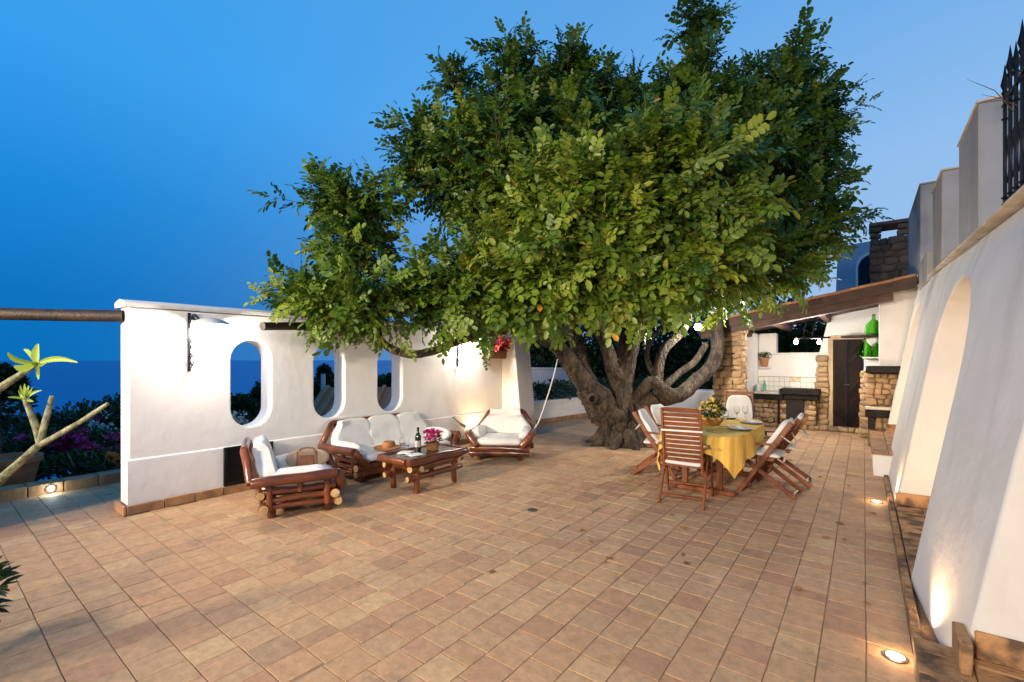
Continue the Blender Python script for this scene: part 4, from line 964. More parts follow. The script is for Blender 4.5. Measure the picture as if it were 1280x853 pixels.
# cloth: rectangle draped over the oval
n = 160; vs = [(0, 0, .745)]; fs = []; hw, hl = .655, 1.11; rot = R(-5)
rings = [.35, .7, .9, .97]; nd = 11
for k in range(len(rings) + nd):
    for i in range(n):
        a = 2 * PI * i / n; ex, ey = sup(a, TW / 2 + .012, TL / 2 + .012); rr = math.hypot(ex, ey); ux, uy = ex / rr, ey / rr
        cx, cy = ux * math.cos(-rot) - uy * math.sin(-rot), ux * math.sin(-rot) + uy * math.cos(-rot)
        reach = min(hw / max(abs(cx), 1e-6), hl / max(abs(cy), 1e-6)); drop = max(.10, (reach - rr) * 1.15)
        # the corner toward the camera's right hangs lowest
        if ux > 0 and uy < 0: drop += .09 * max(0, math.sin(2 * math.atan2(-uy, ux))) ** 2
        if k < len(rings): f_ = rings[k]; vs.append((ex * f_, ey * f_, .745 + .0015 * mnoise.noise(Vector((ex * f_ * 6, ey * f_ * 6, 0)))))
        else:
            t_ = (k - len(rings)) / (nd - 1); fold = (.020 * math.sin(a * 17 + 1.3 * math.sin(a * 3)) + .022 * math.sin(a * 9 + 2)) * t_ ** .7 * min(1, drop / .25)
            o_ = .004 + .030 * min(1, t_ * 3) * .5 + fold + .03 * t_
            vs.append((ex + ux * o_, ey + uy * o_, .745 - .006 * min(1, t_ * 8) - drop * t_))
for i in range(n): fs.append((0, 1 + i, 1 + (i + 1) % n))
for k in range(len(rings) + nd - 1):
    for i in range(n): a_ = 1 + k * n; fs.append((a_ + i, a_ + n + i, a_ + n + (i + 1) % n, a_ + (i + 1) % n))
o = obj('tablecloth', MB().add(vs, fs), M_YEL, None, True, 180); o.location = (TC.x, TC.y, 0); tag(o, 'yellow striped tablecloth draped over the dining table with a hanging corner', 'tablecloth')
TZ = .7475
def xchair(loc, rot, label):
    """folding armchair, faces +x; x-crossed legs, slatted back, white cushion"""
    t = thing('folding_chair', label, 'chair', loc, rot, 'folding wooden armchairs round the dining table')
    for sy in (-1, 1):
        y = sy * .235
        obj('back_post', MB().add(*bar((.27, y, .012), (-.28, y, .88), .026, .055, (1, 0, 0))), M_TEAK, t)
        obj('leg', MB().add(*bar((.24, y - sy * .03, .42), (-.32, y - sy * .03, .012), .026, .050, (1, 0, 0))), M_TEAK, t)
        obj('arm', MB().add(*bar((.24, y + sy * .015, .60), (-.14, y + sy * .015, .615), .05, .022)), M_TEAK, t)
        obj('arm_support', MB().add(*bar((.20, y + sy * .012, .43), (.215, y + sy * .012, .588), .024, .040, (1, 0, 0))), M_TEAK, t)
        obj('seat_rail', MB().add(*bar((.25, y - sy * .03, .435), (-.10, y - sy * .03, .425), .024, .04)), M_TEAK, t)
    for x, z in ((.255, .04), (-.285, .03), (-.02, .25)): obj('stretcher', MB().add(*bar((x, -.20, z), (x, .20, z), .03, .022)), M_TEAK, t)
    for i in range(5): obj('seat_slat', MB().add(*box(-.12 + i * .075, -.06 + i * .075, -.215, .215, 442e-3, .456, .003)), M_TEAK, t)
    d = Vector((-.55, 0, .868)).normalized()
    for i in range(6):
        p = Vector((.27, 0, .012)) + d * (.58 + i * .075) ; obj('back_slat', MB().add(*bar(p + Vector((0, -.22, 0)), p + Vector((0, .22, 0)), .014, .055, d)), M_TEAK, t)
    cush(t, 'seat_cushion', (.07, 0, .48), (.46, .43, .065), (0, R(-3), 0), seed=2, e1=.4, e2=.16)
    p = Vector((.27, 0, .012)) + d * .76 + Vector((.045, 0, .02)); ang = math.atan2(.55, .868)
    cush(t, 'back_cushion', tuple(p), (.06, .46, .52), (0, -ang, 0), seed=4, e1=.4, e2=.18, wr=.018)
    q, r = smooth_path([(-.19, -.25, .72), (-.26, -.14, .64), (-.29, 0, .61), (-.26, .14, .64), (-.19, .25, .72)], [.008] * 5, 5); obj('tie', one(tube(q, r, 6)), [M_CLOTH, M_CLOTH], t)
    return t
c1 = xchair((-.92, 6.35, 0), R(176), 'folding chair at the right side of the table, nearest the camera')
dup(c1, (-.86, 7.02, 0), R(184), 'folding chair at the right side of the table, next to the first and farther away')
dup(c1, (-2.30, 6.35, 0), R(12), 'folding chair at the left side of the table, half hidden by the front chair')
dup(c1, (-2.38, 7.10, 0), R(-6), 'folding chair at the left side of the table beside the tree trunk')
def pchair(loc, rot, label):
    """high-backed position chair, faces +x, A-shaped legs"""
    t = thing('high_back_chair', label, 'chair', loc, rot); t.scale = (.95, .89, .97)
    for sy in (-1, 1):
        y = sy * .255
        obj('back_post', MB().add(*bar((-.14, sy * .225, .40), (-.30, sy * .225, 1.10), .028, .048, (1, 0, 0))), M_TEAK, t)
        obj('rear_leg', MB().add(*bar((.16, y, .63), (-.30, y + sy * .005, .0), .026, .048, (1, 0, 0))), M_TEAK, t)
        obj('front_leg', MB().add(*bar((.13, y + sy * .027, .63), (.34, y + sy * .027, .0), .026, .046, (1, 0, 0))), M_TEAK, t)
        obj('arm', MB().add(*bar((.26, y + sy * .015, .645), (-.22, y + sy * .015, .675), .058, .024)), M_TEAK, t)
        obj('seat_rail', MB().add(*bar((.30, sy * .225, .43), (-.17, sy * .225, .39), .026, .045)), M_TEAK, t)
    for x, z in ((-.235, .10), (.30, .12)): obj('stretcher', MB().add(*bar((x, -.25, z), (x, .25, z), .04, .024)), M_TEAK, t)
    for i in range(6): obj('seat_slat', MB().add(*bar((-.14 + i * .075, -.225, .425 + i * .006), (-.14 + i * .075, .225, .425 + i * .006), .058, .015)), M_TEAK, t)
    d = Vector((-.16, 0, .70)).normalized()
    for i in range(12):
        p = Vector((-.14, 0, .40)) + d * (.05 + i * .054); obj('back_slat', MB().add(*bar(p + Vector((0, -.21, 0)), p + Vector((0, .21, 0)), .014, .040, d)), M_TEAK, t)
    p = Vector((-.30, 0, 1.10)); obj('top_slat', MB().add(*bar(p + Vector((.004, -.21, -.015)), p + Vector((.004, .21, -.015)), .018, .05, d)), M_TEAK, t)
    cush(t, 'seat_cushion', (.08, 0, .475), (.52, .46, .07), (0, R(-4), 0), seed=6, e1=.4, e2=.16)
    p = Vector((-.14, 0, .40)) + d * .33 + Vector((.045, 0, .02)); cush(t, 'back_cushion', tuple(p), (.065, .45, .62), (0, -math.atan2(.16, .70), 0), seed=7, e1=.4, e2=.3)
    q = Vector((-.14, 0, .40)) + d * .46 + Vector((-.022, 0, 0)); obj('tie', MB().add(*bar(q + Vector((0, -.245, 0)), q + Vector((0, .245, -.004)), .006, .022, d)), M_CLOTH, t)
    return t
p1_ = pchair((-1.62, 5.38, 0), R(97), 'high backed slatted wooden chair seen from behind at the near end of the table')
dup(p1_, (-1.60, 8.10, 0), R(-80), 'high backed chair with white cushion at the far table end before the pillar')
# table ware
def plate(x, y, label, s_=1):
    t = thing('dinner_plate', label, 'plate', (x, y, TZ), 0, 'place settings on the yellow cloth')
    obj('dish', MB().add(*lathe([(.001, .006), (.05, .004), (.085, .004), (.128, .020), (.131, .023), (.125, .023), (.085, .011), (.001, .011)], 28)), M_PLATE, t)
    obj('under_plate', MB().add(*lathe([(.06, 0), (.136, .012), (.140, .015), (.129, .018), (.06, .006)], 28)), M_RIM, t); obj('napkin', MB().add(*box(-.035, .035, -.09, .09, .024, .034, .004), RZ(.4)), M_PAPER, t); return t
plate(-1.20, 6.15, 'stacked grey plates nearest the camera on the right of the table')
plate(-1.19, 6.86, 'stacked grey plates on the right of the table, farther setting')
plate(-1.82, 6.05, 'stacked grey plates on the left of the table behind the front chair')
plate(-1.92, 6.85, 'stacked grey plates on the left of the table beyond the flowers')
plate(-1.60, 7.22, 'stacked grey plates at the far end of the table')
for x, y, lb in ((-1.66, 5.98, 'wine glass on the table just right of the front chair back'), (-1.40, 6.32, 'wine glass on the table right of the yellow flowers'), (-1.42, 7.08, 'wine glass on the table before the far chair, left one'), (-1.32, 7.12, 'wine glass on the table before the far chair, right one')):
    wine_glass((x, y, TZ), lb, 'wine glasses on the dining table')
fb = thing('fruit_basket', 'round golden wicker basket under the yellow flowers', 'basket', (-1.60, 6.40, TZ))
obj('bowl', MB().add(*lathe([(.001, .003), (.10, .003), (.15, .05), (.165, .075), (.155, .078), (.135, .05), (.09, .015), (.001, .012)], 24)), M_WICK, fb)
for i in range(6):
    a = i * 1.05; obj('fruit', MB().add(*lathe([(.001, -.036), (.025, -.028), (.036, 0), (.027, .027), (.001, .034)], 10), T(.10 * math.cos(a), .10 * math.sin(a), .07)), mat('fruit_%d' % i, ((.62, .30, .02), (.70, .42, .04))[i % 2], .4), fb)
t = thing('flower_bouquet', 'bouquet of pale yellow flowers with dark leaves on the dining table', 'bouquet', (-1.60, 6.42, TZ + .02)); t.scale = (.76, .76, .80)
obj('vase', MB().add(*lathe([(.001, .0), (.05, .0), (.07, .08), (.06, .13), (.05, .14), (.001, .13)], 16)), M_WICK, t)
o = foliage('leaves', t, [(0, 0, .20), (.05, .03, .24)], [(.15, .15, .11)] * 2, 130, .085, M_DLEAF, tintr=(.2, .8)); o['kind'] = 'stuff'
for i, (x, y, z) in enumerate(((0, 0, .36), (.11, .02, .30), (-.03, -.10, .30), (.10, -.09, .25), (-.12, .03, .28), (.05, .12, .30), (.13, -.02, .22), (-.13, -.08, .22), (-.02, .05, .33))):
    foliage('flower', t, [(x, y, z)], [(.045, .045, .036)], 34, .05, M_YELF, wid=.85, lo=.15)
# fallen leaves
for i in range(30):
    x, y = random.uniform(-2.4, .1), random.uniform(2.6, 8.5)
    if abs(x + 1.6) < 1.1 and 5 < y < 8: continue
    s_ = random.uniform(.022, .045); m = MB(); m.add([(-s_, 0, .0), (-s_ * .3, s_ * .5, .008), (s_ * .5, s_ * .42, .010), (s_, 0, .004), (s_ * .5, -s_ * .42, .002), (-s_ * .3, -s_ * .5, .004)], [(0, 1, 2, 3), (0, 3, 4, 5)])
    o = obj('fallen_leaf', m, M_DRYL); o.location = (x, y, .005); o.rotation_euler = (random.uniform(-.1, .1), random.uniform(-.1, .1), random.uniform(0, 6)); tag(o, 'small dry brown leaf fallen on the clay tiles', 'leaf', 'dry leaves scattered on the floor')
# ================================================================== CAROB TREE
tree = thing('carob_tree', 'big old carob tree with a gnarled trunk and wide dark green crown over the terrace', 'tree', (-3.69, 8.25, 0), world=True)
def limb(pts, parent=None, name='branch', n=14, ridge=.16, seed=0, sub=6):
    """pts: (px, py, depth, radius in photograph pixels)"""
    P = [PD(a, b, d) for a, b, d, r in pts]; RR = [r * d / F * (.62 if name == 'branch' and n == 14 else .84) for a, b, d, r in pts]
    q, r = smooth_path(P, RR, sub)
    q = [p + Vector((mnoise.noise(p * 1.6), mnoise.noise(p * 1.6 + Vector((5, 0, 0))), mnoise.noise(p * 1.6 + Vector((0, 5, 0))))) * min(.09, ri * .5) for p, ri in zip(q, r)]
    return tube(q, r, n, True, ridge, seed)
m = MB()
# trunk: fused stems
m.add(*limb([(776, 566, 8.75, 30), (774, 548, 8.75, 22), (768, 524, 8.75, 22), (750, 502, 8.7, 21), (732, 482, 8.6, 16)], ridge=.34, seed=1, n=36, sub=12)[:2])
m.add(*limb([(790, 566, 8.8, 24), (786, 545, 8.8, 18), (780, 520, 8.8, 17), (775, 490, 8.8, 15), (770, 460, 8.8, 11)], ridge=.34, seed=2, n=30, sub=12)[:2])
m.add(*limb([(792, 560, 8.65, 17), (795, 535, 8.65, 13), (803, 512, 8.6, 11), (820, 500, 8.5, 10)], ridge=.3, seed=3, n=24, sub=10)[:2])
m.add(*limb([(762, 566, 8.6, 14), (762, 545, 8.6, 9), (758, 520, 8.6, 8)], ridge=.3, seed=4, n=20, sub=8)[:2])
for i in range(14):  # burls and root flare
    a = random.uniform(0, 6.28); q = PD(random.uniform(756, 800), random.uniform(508, 556), 8.50 + random.random() * .1)
    k_ = random.uniform(.5, 1); m.add(*cushion(.16 * k_, .16 * k_, .26 * k_, 1, 1, 8, 12, i, .05), T(*q))
for i in range(9):
    a = i * .7; m.add(*tube([(-3.69 + .28 * math.cos(a), 8.25 + .28 * math.sin(a), .25), (-3.69 + .45 * math.cos(a), 8.25 + .45 * math.sin(a), .06), (-3.69 + .66 * math.cos(a), 8.25 + .66 * math.sin(a), -.04)], [.13, .10, .05], 10, ridge=.3, seed=i)[:2])
obj('trunk', m, M_BARK, tree, True, 180)
kn = PD(741, 499, 8.33); M = T(*kn) @ Matrix.Rotation(TH, 4, 'Z') @ Matrix.Rotation(R(95), 4, 'X')
obj('knot', MB().add(*lathe([(.11, -.14), (.10, 0), (.082, .025), (.06, .02), (.045, -.07), (.001, -.07)], 18), M), M_BARK, tree)
LIMBS = [
 [(742, 492, 8.65, 22), (722, 468, 8.55, 19), (702, 442, 8.4, 16), (680, 424, 8.2, 12), (652, 412, 7.9, 10), (620, 412, 7.5, 9)],
 [(738, 486, 8.7, 20), (730, 455, 8.8, 15), (722, 425, 8.8, 12), (712, 392, 8.8, 11), (704, 340, 8.7, 9), (690, 260, 8.6, 7)],
 [(772, 470, 8.8, 19), (758, 435, 8.7, 12), (748, 405, 8.6, 11), (742, 360, 8.4, 9), (735, 290, 8.0, 7)],
 [(776, 480, 8.8, 20), (788, 445, 8.75, 15), (792, 428, 8.7, 14), (802, 400, 8.6, 11), (815, 350, 8.4, 9), (830, 270, 8.0, 7)],
 [(776, 455, 8.8, 15), (782, 420, 8.9, 10), (770, 395, 8.9, 8), (775, 330, 9.0, 7)],
 [(788, 505, 8.75, 15), (812, 480, 8.6, 13), (830, 490, 8.5, 14), (842, 500, 8.55, 15)],
 [(818, 502, 8.6, 14), (846, 496, 8.7, 15), (870, 478, 8.9, 14), (888, 455, 9.1, 14), (896, 425, 9.2, 13), (893, 385, 9.2, 11), (900, 320, 9.0, 9), (930, 230, 8.8, 7)],
 [(820, 495, 8.6, 11), (822, 465, 8.6, 10), (832, 438, 8.55, 9), (850, 418, 8.5, 8), (862, 395, 8.4, 8), (880, 340, 8.2, 6)],
 [(826, 488, 8.7, 9), (845, 470, 8.9, 7), (868, 452, 9.0, 7), (882, 430, 9.1, 6)],
 [(818, 470, 8.7, 6), (808, 445, 8.8, 5), (815, 425, 8.8, 4), (830, 405, 8.8, 4)],
 # long low limb sweeping left
 [(652, 412, 7.9, 10), (610, 415, 7.3, 9), (575, 427, 6.9, 8), (545, 438, 6.7, 8), (510, 443, 6.5, 8), (482, 432, 6.4, 7.5), (468, 415, 6.35, 6), (440, 395, 6.2, 4), (405, 385, 6.1, 3)],
 [(474, 425, 6.4, 6), (470, 400, 6.4, 5), (455, 360, 6.35, 4), (440, 300, 6.4, 3.5), (425, 250, 6.4, 3)],
 [(700, 380, 8.6, 8), (640, 340, 8.0, 6), (600, 270, 7.4, 5), (560, 210, 7.2, 4)],
 [(704, 330, 8.7, 8), (670, 230, 8.5, 6), (645, 120, 8.3, 4), (640, 60, 8.2, 3)],
 [(775, 330, 9.0, 7), (770, 220, 9, 6), (735, 110, 8.8, 4)], [(900, 320, 9.0, 8), (890, 200, 8.8, 6), (880, 90, 8.5, 4)],
 [(910, 290, 8.9, 7), (970, 190, 8.6, 5), (1010, 110, 8.4, 3.5)], [(905, 330, 9, 7), (980, 300, 8.4, 5), (1040, 250, 8.0, 4)], [(893, 380, 9.1, 7), (950, 370, 8.3, 4), (1010, 345, 7.8, 3)]]
for i, l in enumerate(LIMBS): obj('branch', one(limb(l, seed=10 + i, ridge=.22 if l[0][3] > 9 else .12, sub=9)[:2]), M_BARK, tree, True, 180)
# crown: lobes (px, py, depth, half width m, half height m, half depth m, twigs, brightness)
LOBES = [(645, 120, 8.2, .95, 1.05, 1.0, 140, 0), (715, 145, 8.6, 1.0, 1.15, 1.0, 130, 0), (800, 185, 9.0, 1.3, 1.4, 1.2, 150, 0), (878, 95, 8.4, .72, 1.2, .9, 120, 0),
 (985, 115, 8.2, 1.0, 1.0, 1.0, 150, 0), (1018, 180, 8.0, .75, .85, .8, 110, 0), (1015, 275, 7.8, .95, .95, 1.0, 150, .05), (965, 332, 7.5, .95, .62, .9, 150, .12),
 (850, 258, 6.3, 1.05, 1.1, .9, 260, .2), (720, 280, 6.3, 1.05, 1.0, .9, 250, .2), (608, 225, 7.0, .92, 1.05, .9, 190, .05), (528, 196, 7.3, .46, .66, .6, 64, 0), (572, 75, 8.2, .36, .62, .4, 30, 0), (640, 40, 8.3, .34, .55, .4, 26, 0), (712, 50, 8.4, .34, .6, .4, 26, 0), (1015, 45, 8.2, .36, .55, .4, 26, 0), (1062, 130, 8.0, .42, .45, .4, 30, 0), (868, 10, 8.4, .4, .5, .4, 26, 0),
 (450, 270, 6.4, .56, .44, .5, 66, .05), (404, 258, 6.5, .26, .38, .3, 26, 0), (440, 318, 6.3, .42, .30, .4, 40, .05), (440, 385, 6.1, .85, .42, .6, 140, .12), (390, 383, 6.1, .32, .32, .35, 34, .1),
 (572, 368, 6.5, .75, .55, .7, 130, .12), (675, 362, 6.4, .85, .42, .7, 160, .2), (820, 358, 6.6, .95, .48, .8, 190, .2), (912, 352, 7.2, .75, .45, .7, 110, .15), (770, 315, 7.0, 1.0, .8, .8, 120, .1),
 (800, 290, 10.2, 2.3, 1.3, 1.0, 170, 0), (650, 260, 9.8, 1.7, 1.5, 1.0, 130, 0), (950, 240, 10.0, 1.8, 1.6, 1.0, 150, 0), (760, 150, 9.8, 1.9, 1.1, .8, 110, 0), (900, 180, 7.4, 1.1, 1.0, .8, 140, .08), (690, 190, 7.4, 1.0, 1.0, .8, 130, .06), (780, 210, 7.3, .9, .9, .7, 110, .06)]
LOBES = [(p - (26 if p > 900 else 0), q + ((46 if q != 10 else 30) if q < 130 else (10 if q < 190 else 0)), *r) for p, q, *r in LOBES]
rgt = np.array([math.cos(TH), math.sin(TH), 0]); fwd = np.array([-math.sin(TH), math.cos(TH), 0]); upv = np.array([0, 0, 1.0])
lp, ld, ln_, ll, lt = [], [], [], [], []; twig_mb = MB()
def nz(a): return a / (np.linalg.norm(a, axis=-1, keepdims=True) + 1e-9)
for (px, py, dd, rx, rz_, ry, nt_, br) in LOBES:
    c = np.array(PD(px, py, dd)); rx, ry, rz_ = max(.12, rx - .27), max(.12, ry - .27), max(.10, rz_ - .27)
    for _ in range(int(nt_ * (.56 if px < 500 else .76))):
        u = nz(rng.normal(size=3)); rr = .45 + .60 * rng.random() ** .55
        p = c + rr * (u[0] * rx * rgt + u[1] * ry * fwd + u[2] * rz_ * upv)
        rad = nz(u[0] * rgt + u[1] * fwd + u[2] * upv)
        td = nz(rad * .9 + upv * .55 + rng.normal(size=3) * .45); tl = .26 + .26 * rng.random(); nl = rng.integers(6, 9)
        if rr > .8: twig_mb.add(*tube([p - td * .12, p + td * tl], [.007, .002], 4, False)[:2])
        a0 = rng.random() * 6.28; s1 = nz(np.cross(td, upv + .01)); s2 = np.cross(s1, td); bt = rng.normal() * .14
        for k in range(nl):
            f_ = k / (nl - 1); a = a0 + k * 2.4; q = p + td * tl * f_
            d = nz(td * (.25 + .75 * f_) + (math.cos(a) * s1 + math.sin(a) * s2) * (1.0 - .55 * f_) + rng.normal(size=3) * .12 + np.array([0, 0, -.12]))
            nrm_ = nz(upv * .8 + rad * .45 - fwd * .25 + rng.normal(size=3) * .38); nrm_ = nz(nrm_ - d * np.dot(nrm_, d))
            L_ = (.19 + .14 * rng.random()) * (1.25 if br >= .15 else 1)
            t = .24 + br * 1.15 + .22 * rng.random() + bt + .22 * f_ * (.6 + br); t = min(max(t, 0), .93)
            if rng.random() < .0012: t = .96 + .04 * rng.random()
            lp.append(q); ld.append(d); ln_.append(nrm_); ll.append(L_); lt.append(t)
lp, ld, ln_, ll, lt = map(np.array, (lp, ld, ln_, ll, lt))
# unit compound leaves: x along rachis, y across, z normal; several shapes
def unit_leaf(pairs, ang, ll_, w_, seed):
    V = []; Q = []; rr = random.Random(seed)
    def lf(x, y, dx, dy, L_, w, tilt):
        sx, sy = -dy, dx; b = len(V)
        for a, s_, z in ((0, 0, 0), (.30, .48, .06), (.74, .50, .03), (1, 0, -.10), (.74, -.50, .03), (.30, -.48, .06)):
            V.append((x + dx * a * L_ + sx * s_ * w, y + dy * a * L_ + sy * s_ * w, z * L_ + tilt * a * L_ + tilt * .5 * s_ * w))
        Q.extend([(b, b + 1, b + 2, b + 3), (b, b + 3, b + 4, b + 5)])
    for i in range(pairs):
        x = .14 + .74 * i / pairs + rr.uniform(-.02, .02)
        for sg in (-1, 1):
            if rr.random() < .06: continue
            a = ang + rr.uniform(-.22, .22); lf(x + rr.uniform(-.03, .03), 0, math.cos(a), sg * math.sin(a), ll_ * rr.uniform(.82, 1.1) * (1 - .12 * abs(i / pairs - .4)), w_ * rr.uniform(.85, 1.15), rr.uniform(-.35, .25))
    lf(.88, 0, 1, rr.uniform(-.2, .2), ll_ * rr.uniform(.8, 1.05), w_, -.15)
    b = len(V); V.extend([(-.05, .008, 0), (.92, .006, 0), (.92, -.006, 0), (-.05, -.008, 0)]); Q.append((b, b + 1, b + 2, b + 3))
    V = np.array(V); V[:, 2] -= (.06 + .14 * rr.random()) * V[:, 0] ** 2; V[:, 1] += rr.uniform(-.10, .10) * V[:, 0] ** 2
    return V, np.array(Q)
UL = [unit_leaf(p, a, l, w, k) for k, (p, a, l, w) in enumerate(((5, 1.15, .33, .175), (6, 1.15, .30, .155), (5, 1.05, .32, .175), (4, 1.15, .36, .20), (6, 1.25, .29, .15), (4, 1.0, .37, .205)))]
_a = np.array(PD(873, 412, 8.2)); _ax = np.array(PD(873, 416, 5.4)) - _a; _t = np.clip(((lp - _a) @ _ax) / (_ax @ _ax), 0, 1)
_ok = np.linalg.norm(lp - _a - _t[:, None] * _ax, axis=1) > np.where(_t > 0, .40, .75)   # leaves removed round the floodlight and along the camera's view so it shows
_ok &= (np.linalg.norm(lp - np.array(PD(607, 462, 6.9)), axis=1) > .62) & (np.linalg.norm(lp - np.array(PD(607, 458, 7.8)), axis=1) > .62)   # leaves removed between camera and flower box so the box shows
lp, ld, ln_, ll, lt = lp[_ok], ld[_ok], ln_[_ok], ll[_ok], lt[_ok]
lk_ = rng.integers(0, len(UL), len(lp))
dep = lp @ fwd; keep_ = dep > 1; order = np.argsort(np.where(np.abs(ln_ @ fwd) > .25, dep, dep + 3))
near = np.zeros(len(lp), bool); near[order[:298]] = True
side = np.cross(ln_, ld)
def build_leaves(sel):
    A, B, C_ = [], [], []; off = 0
    for k, (UV, UQ) in enumerate(UL):
        z = sel & (lk_ == k)
        v = lp[z][:, None] + ll[z][:, None, None] * (UV[None, :, 0:1] * ld[z][:, None] + UV[None, :, 1:2] * side[z][:, None] + UV[None, :, 2:3] * ln_[z][:, None])
        n = len(v); A.append(v.reshape(-1, 3)); B.append((np.arange(n)[:, None, None] * len(UV) + UQ[None]).reshape(-1, 4) + off); tt = np.repeat(lt[z][:, None], len(UV), 1); nl_ = (len(UV) - 4) // 6; tt[:, :nl_ * 6] += np.repeat(rng.normal(size=(n, nl_)) * .05, 6, 1); tt = np.clip(tt, 0, .94)
        for i_ in np.where(rng.random(n) < .05)[0]: k_ = rng.integers(0, nl_); tt[i_, k_ * 6:k_ * 6 + 6] = .965 + .035 * rng.random()
        C_.append(tt.ravel()); off += n * len(UV)
    return np.concatenate(A), np.concatenate(B), np.concatenate(C_)
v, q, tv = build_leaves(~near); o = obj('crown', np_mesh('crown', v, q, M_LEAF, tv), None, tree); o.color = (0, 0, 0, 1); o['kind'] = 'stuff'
obj('twigs', twig_mb, M_TWIG, tree, False, kind='stuff')
leaf_me = [np_mesh('leaf', v_, q_, M_LEAF) for v_, q_ in UL]
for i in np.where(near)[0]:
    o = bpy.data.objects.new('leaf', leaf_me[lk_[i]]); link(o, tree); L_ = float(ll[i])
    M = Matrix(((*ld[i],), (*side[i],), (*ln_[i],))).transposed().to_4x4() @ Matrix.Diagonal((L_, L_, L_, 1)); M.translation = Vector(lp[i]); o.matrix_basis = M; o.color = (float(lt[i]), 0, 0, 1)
print('crown leaves', len(lp), 'quads', len(q))
# rope
q, r = smooth_path([PD(697, 449, 8.2), PD(692, 470, 8.1), PD(683, 500, 7.95), PD(673, 528, 7.8), PD(663, 541, 7.7)], [.011] * 5, 6)
tag(obj('rope', one(tube(q, r, 7)), [M_ROPE, M_ROPE], None, True), 'pale rope hanging from the tree limb down behind the right armchair', 'rope')
# ================================================================== GARDEN PLANTS
def shrub(name, label, cat, lobes, n, size, m=M_DLEAF, stem=True, group=None, tintr=(0, 1), wid=.5, stem_r=.03, base=None):
    """lobes: (px, py, depth, rx, rz)"""
    cs = [tuple(PD(a, b, d)) for a, b, d, rx, rz_ in lobes]; rs = [(rx, rx, rz_) for a, b, d, rx, rz_ in lobes]
    cx = sum(c[0] for c in cs) / len(cs); cy = sum(c[1] for c in cs) / len(cs); zb = terr_h(cx, cy) if base is None else base
    t = thing(name, label, cat, (cx, cy, zb), 0, group, True)
    o = foliage('foliage', t, cs, rs, n, size, m, tintr=tintr, wid=wid, lo=.25); o['kind'] = 'stuff'
    if stem:
        mb = MB()
        for c in cs: mb.add(*tube([(cx, cy, zb - .1), ((cx + c[0]) / 2 + .05, (cy + c[1]) / 2, (zb + c[2]) / 2), c], [stem_r, stem_r * .7, stem_r * .3], 7)[:2])
        obj('trunk' if stem_r > .06 else 'stem', mb, M_TWIG, t)
    return t
def blossoms(t, pts, n, size, m, r=.06):
    for (a, b, d) in pts: foliage('flower', t, [tuple(PD(a, b, d))], [(r, r, r * .8)], n, size, m, wid=.9, lo=.2)
t = shrub('bougainvillea', 'dark shrub with magenta flowers beyond the path kerb', 'shrub', [(60, 562, 7.4, .40, .30), (100, 560, 7.6, .42, .34), (135, 562, 7.8, .36, .32), (30, 565, 7.6, .35, .3)], 700, .075)
blossoms(t, [(random.gauss(92, 26), random.gauss(554, 9), 7.1 + random.random() * .4) for _ in range(46)], 9, .065, M_MAG, .045)
t = shrub('oleander', 'pale flowering oleander standing behind the magenta shrub', 'shrub', [(125, 535, 10, .55, .4), (150, 530, 10.2, .5, .5)], 700, .11)
blossoms(t, [(random.gauss(128, 13), random.gauss(536, 8), 9.4) for _ in range(22)], 9, .06, M_WHF, .07)
t = shrub('bird_of_paradise', 'plant with orange flowers at the left end of the white wall', 'plant', [(140, 585, 6.7, .2, .12)], 60, .25, wid=.2)
blossoms(t, [(137, 571, 6.6), (143, 573, 6.6), (148, 576, 6.6), (147, 579, 6.65)], 10, .07, M_ORG, .03)
shrub('dark_tree', 'dark round tree rising over the sea left of the white wall', 'tree', [(105, 533, 15, .9, .8), (88, 540, 15.5, .7, .6), (130, 545, 15, .8, .6)], 1100, .15, stem_r=.09)
shrub('dark_tree', 'small dark tree tops against the sea beside the wall end', 'tree', [(142, 518, 18, .45, .75), (155, 530, 18, .8, .6)], 700, .15, stem_r=.08)
shrub('dark_tree', 'low dark tree crown at the far left below the sea', 'tree', [(25, 545, 14, 1.0, .6), (55, 540, 14.5, .6, .55)], 1000, .15, stem_r=.08)
shrub('garden_shrub', 'low leafy shrubs growing right behind the clay kerb', 'shrub', [(45, 585, 6.9, .35, .14), (90, 580, 6.9, .35, .16), (120, 578, 7.0, .3, .16), (15, 572, 7.2, .4, .25), (50, 560, 7.8, .5, .3)], 420, .09, stem=False, tintr=(.3, 1))
t = thing('euphorbia', 'bare pale stems rising from the low shrubs by the kerb', 'plant', tuple(PD(100, 590, 6.8)), world=True)
for a, b, c, d in ((112, 585, 117, 562), (112, 585, 106, 566), (95, 588, 84, 566), (126, 585, 138, 570)): obj('stem', one(tube([PD(a, b, 6.7), PD(c, d, 6.7)], [.016, .010], 7)), [M_PSTEM, M_PSTEM], t)
# pot with a dark bush at far left
pt = Vector((-8.75, .72, -.15)); ph = thing('large_pot', 'large terracotta pot behind the kerb at the left frame edge', 'flower pot', tuple(pt))
obj('pot', MB().add(*lathe([(.001, 0), (.25, 0), (.34, .42), (.37, .43), (.37, .50), (.33, .50), (.31, .44), (.001, .42)], 24)), M_TERRA, ph)
t = shrub('potted_tree', 'dark bushy potted tree at the left frame edge in the large pot', 'tree', [(-12, 500, 6.1, .38, .45), (0, 478, 6.1, .22, .2)], 900, .09, stem_r=.05, base=.30)
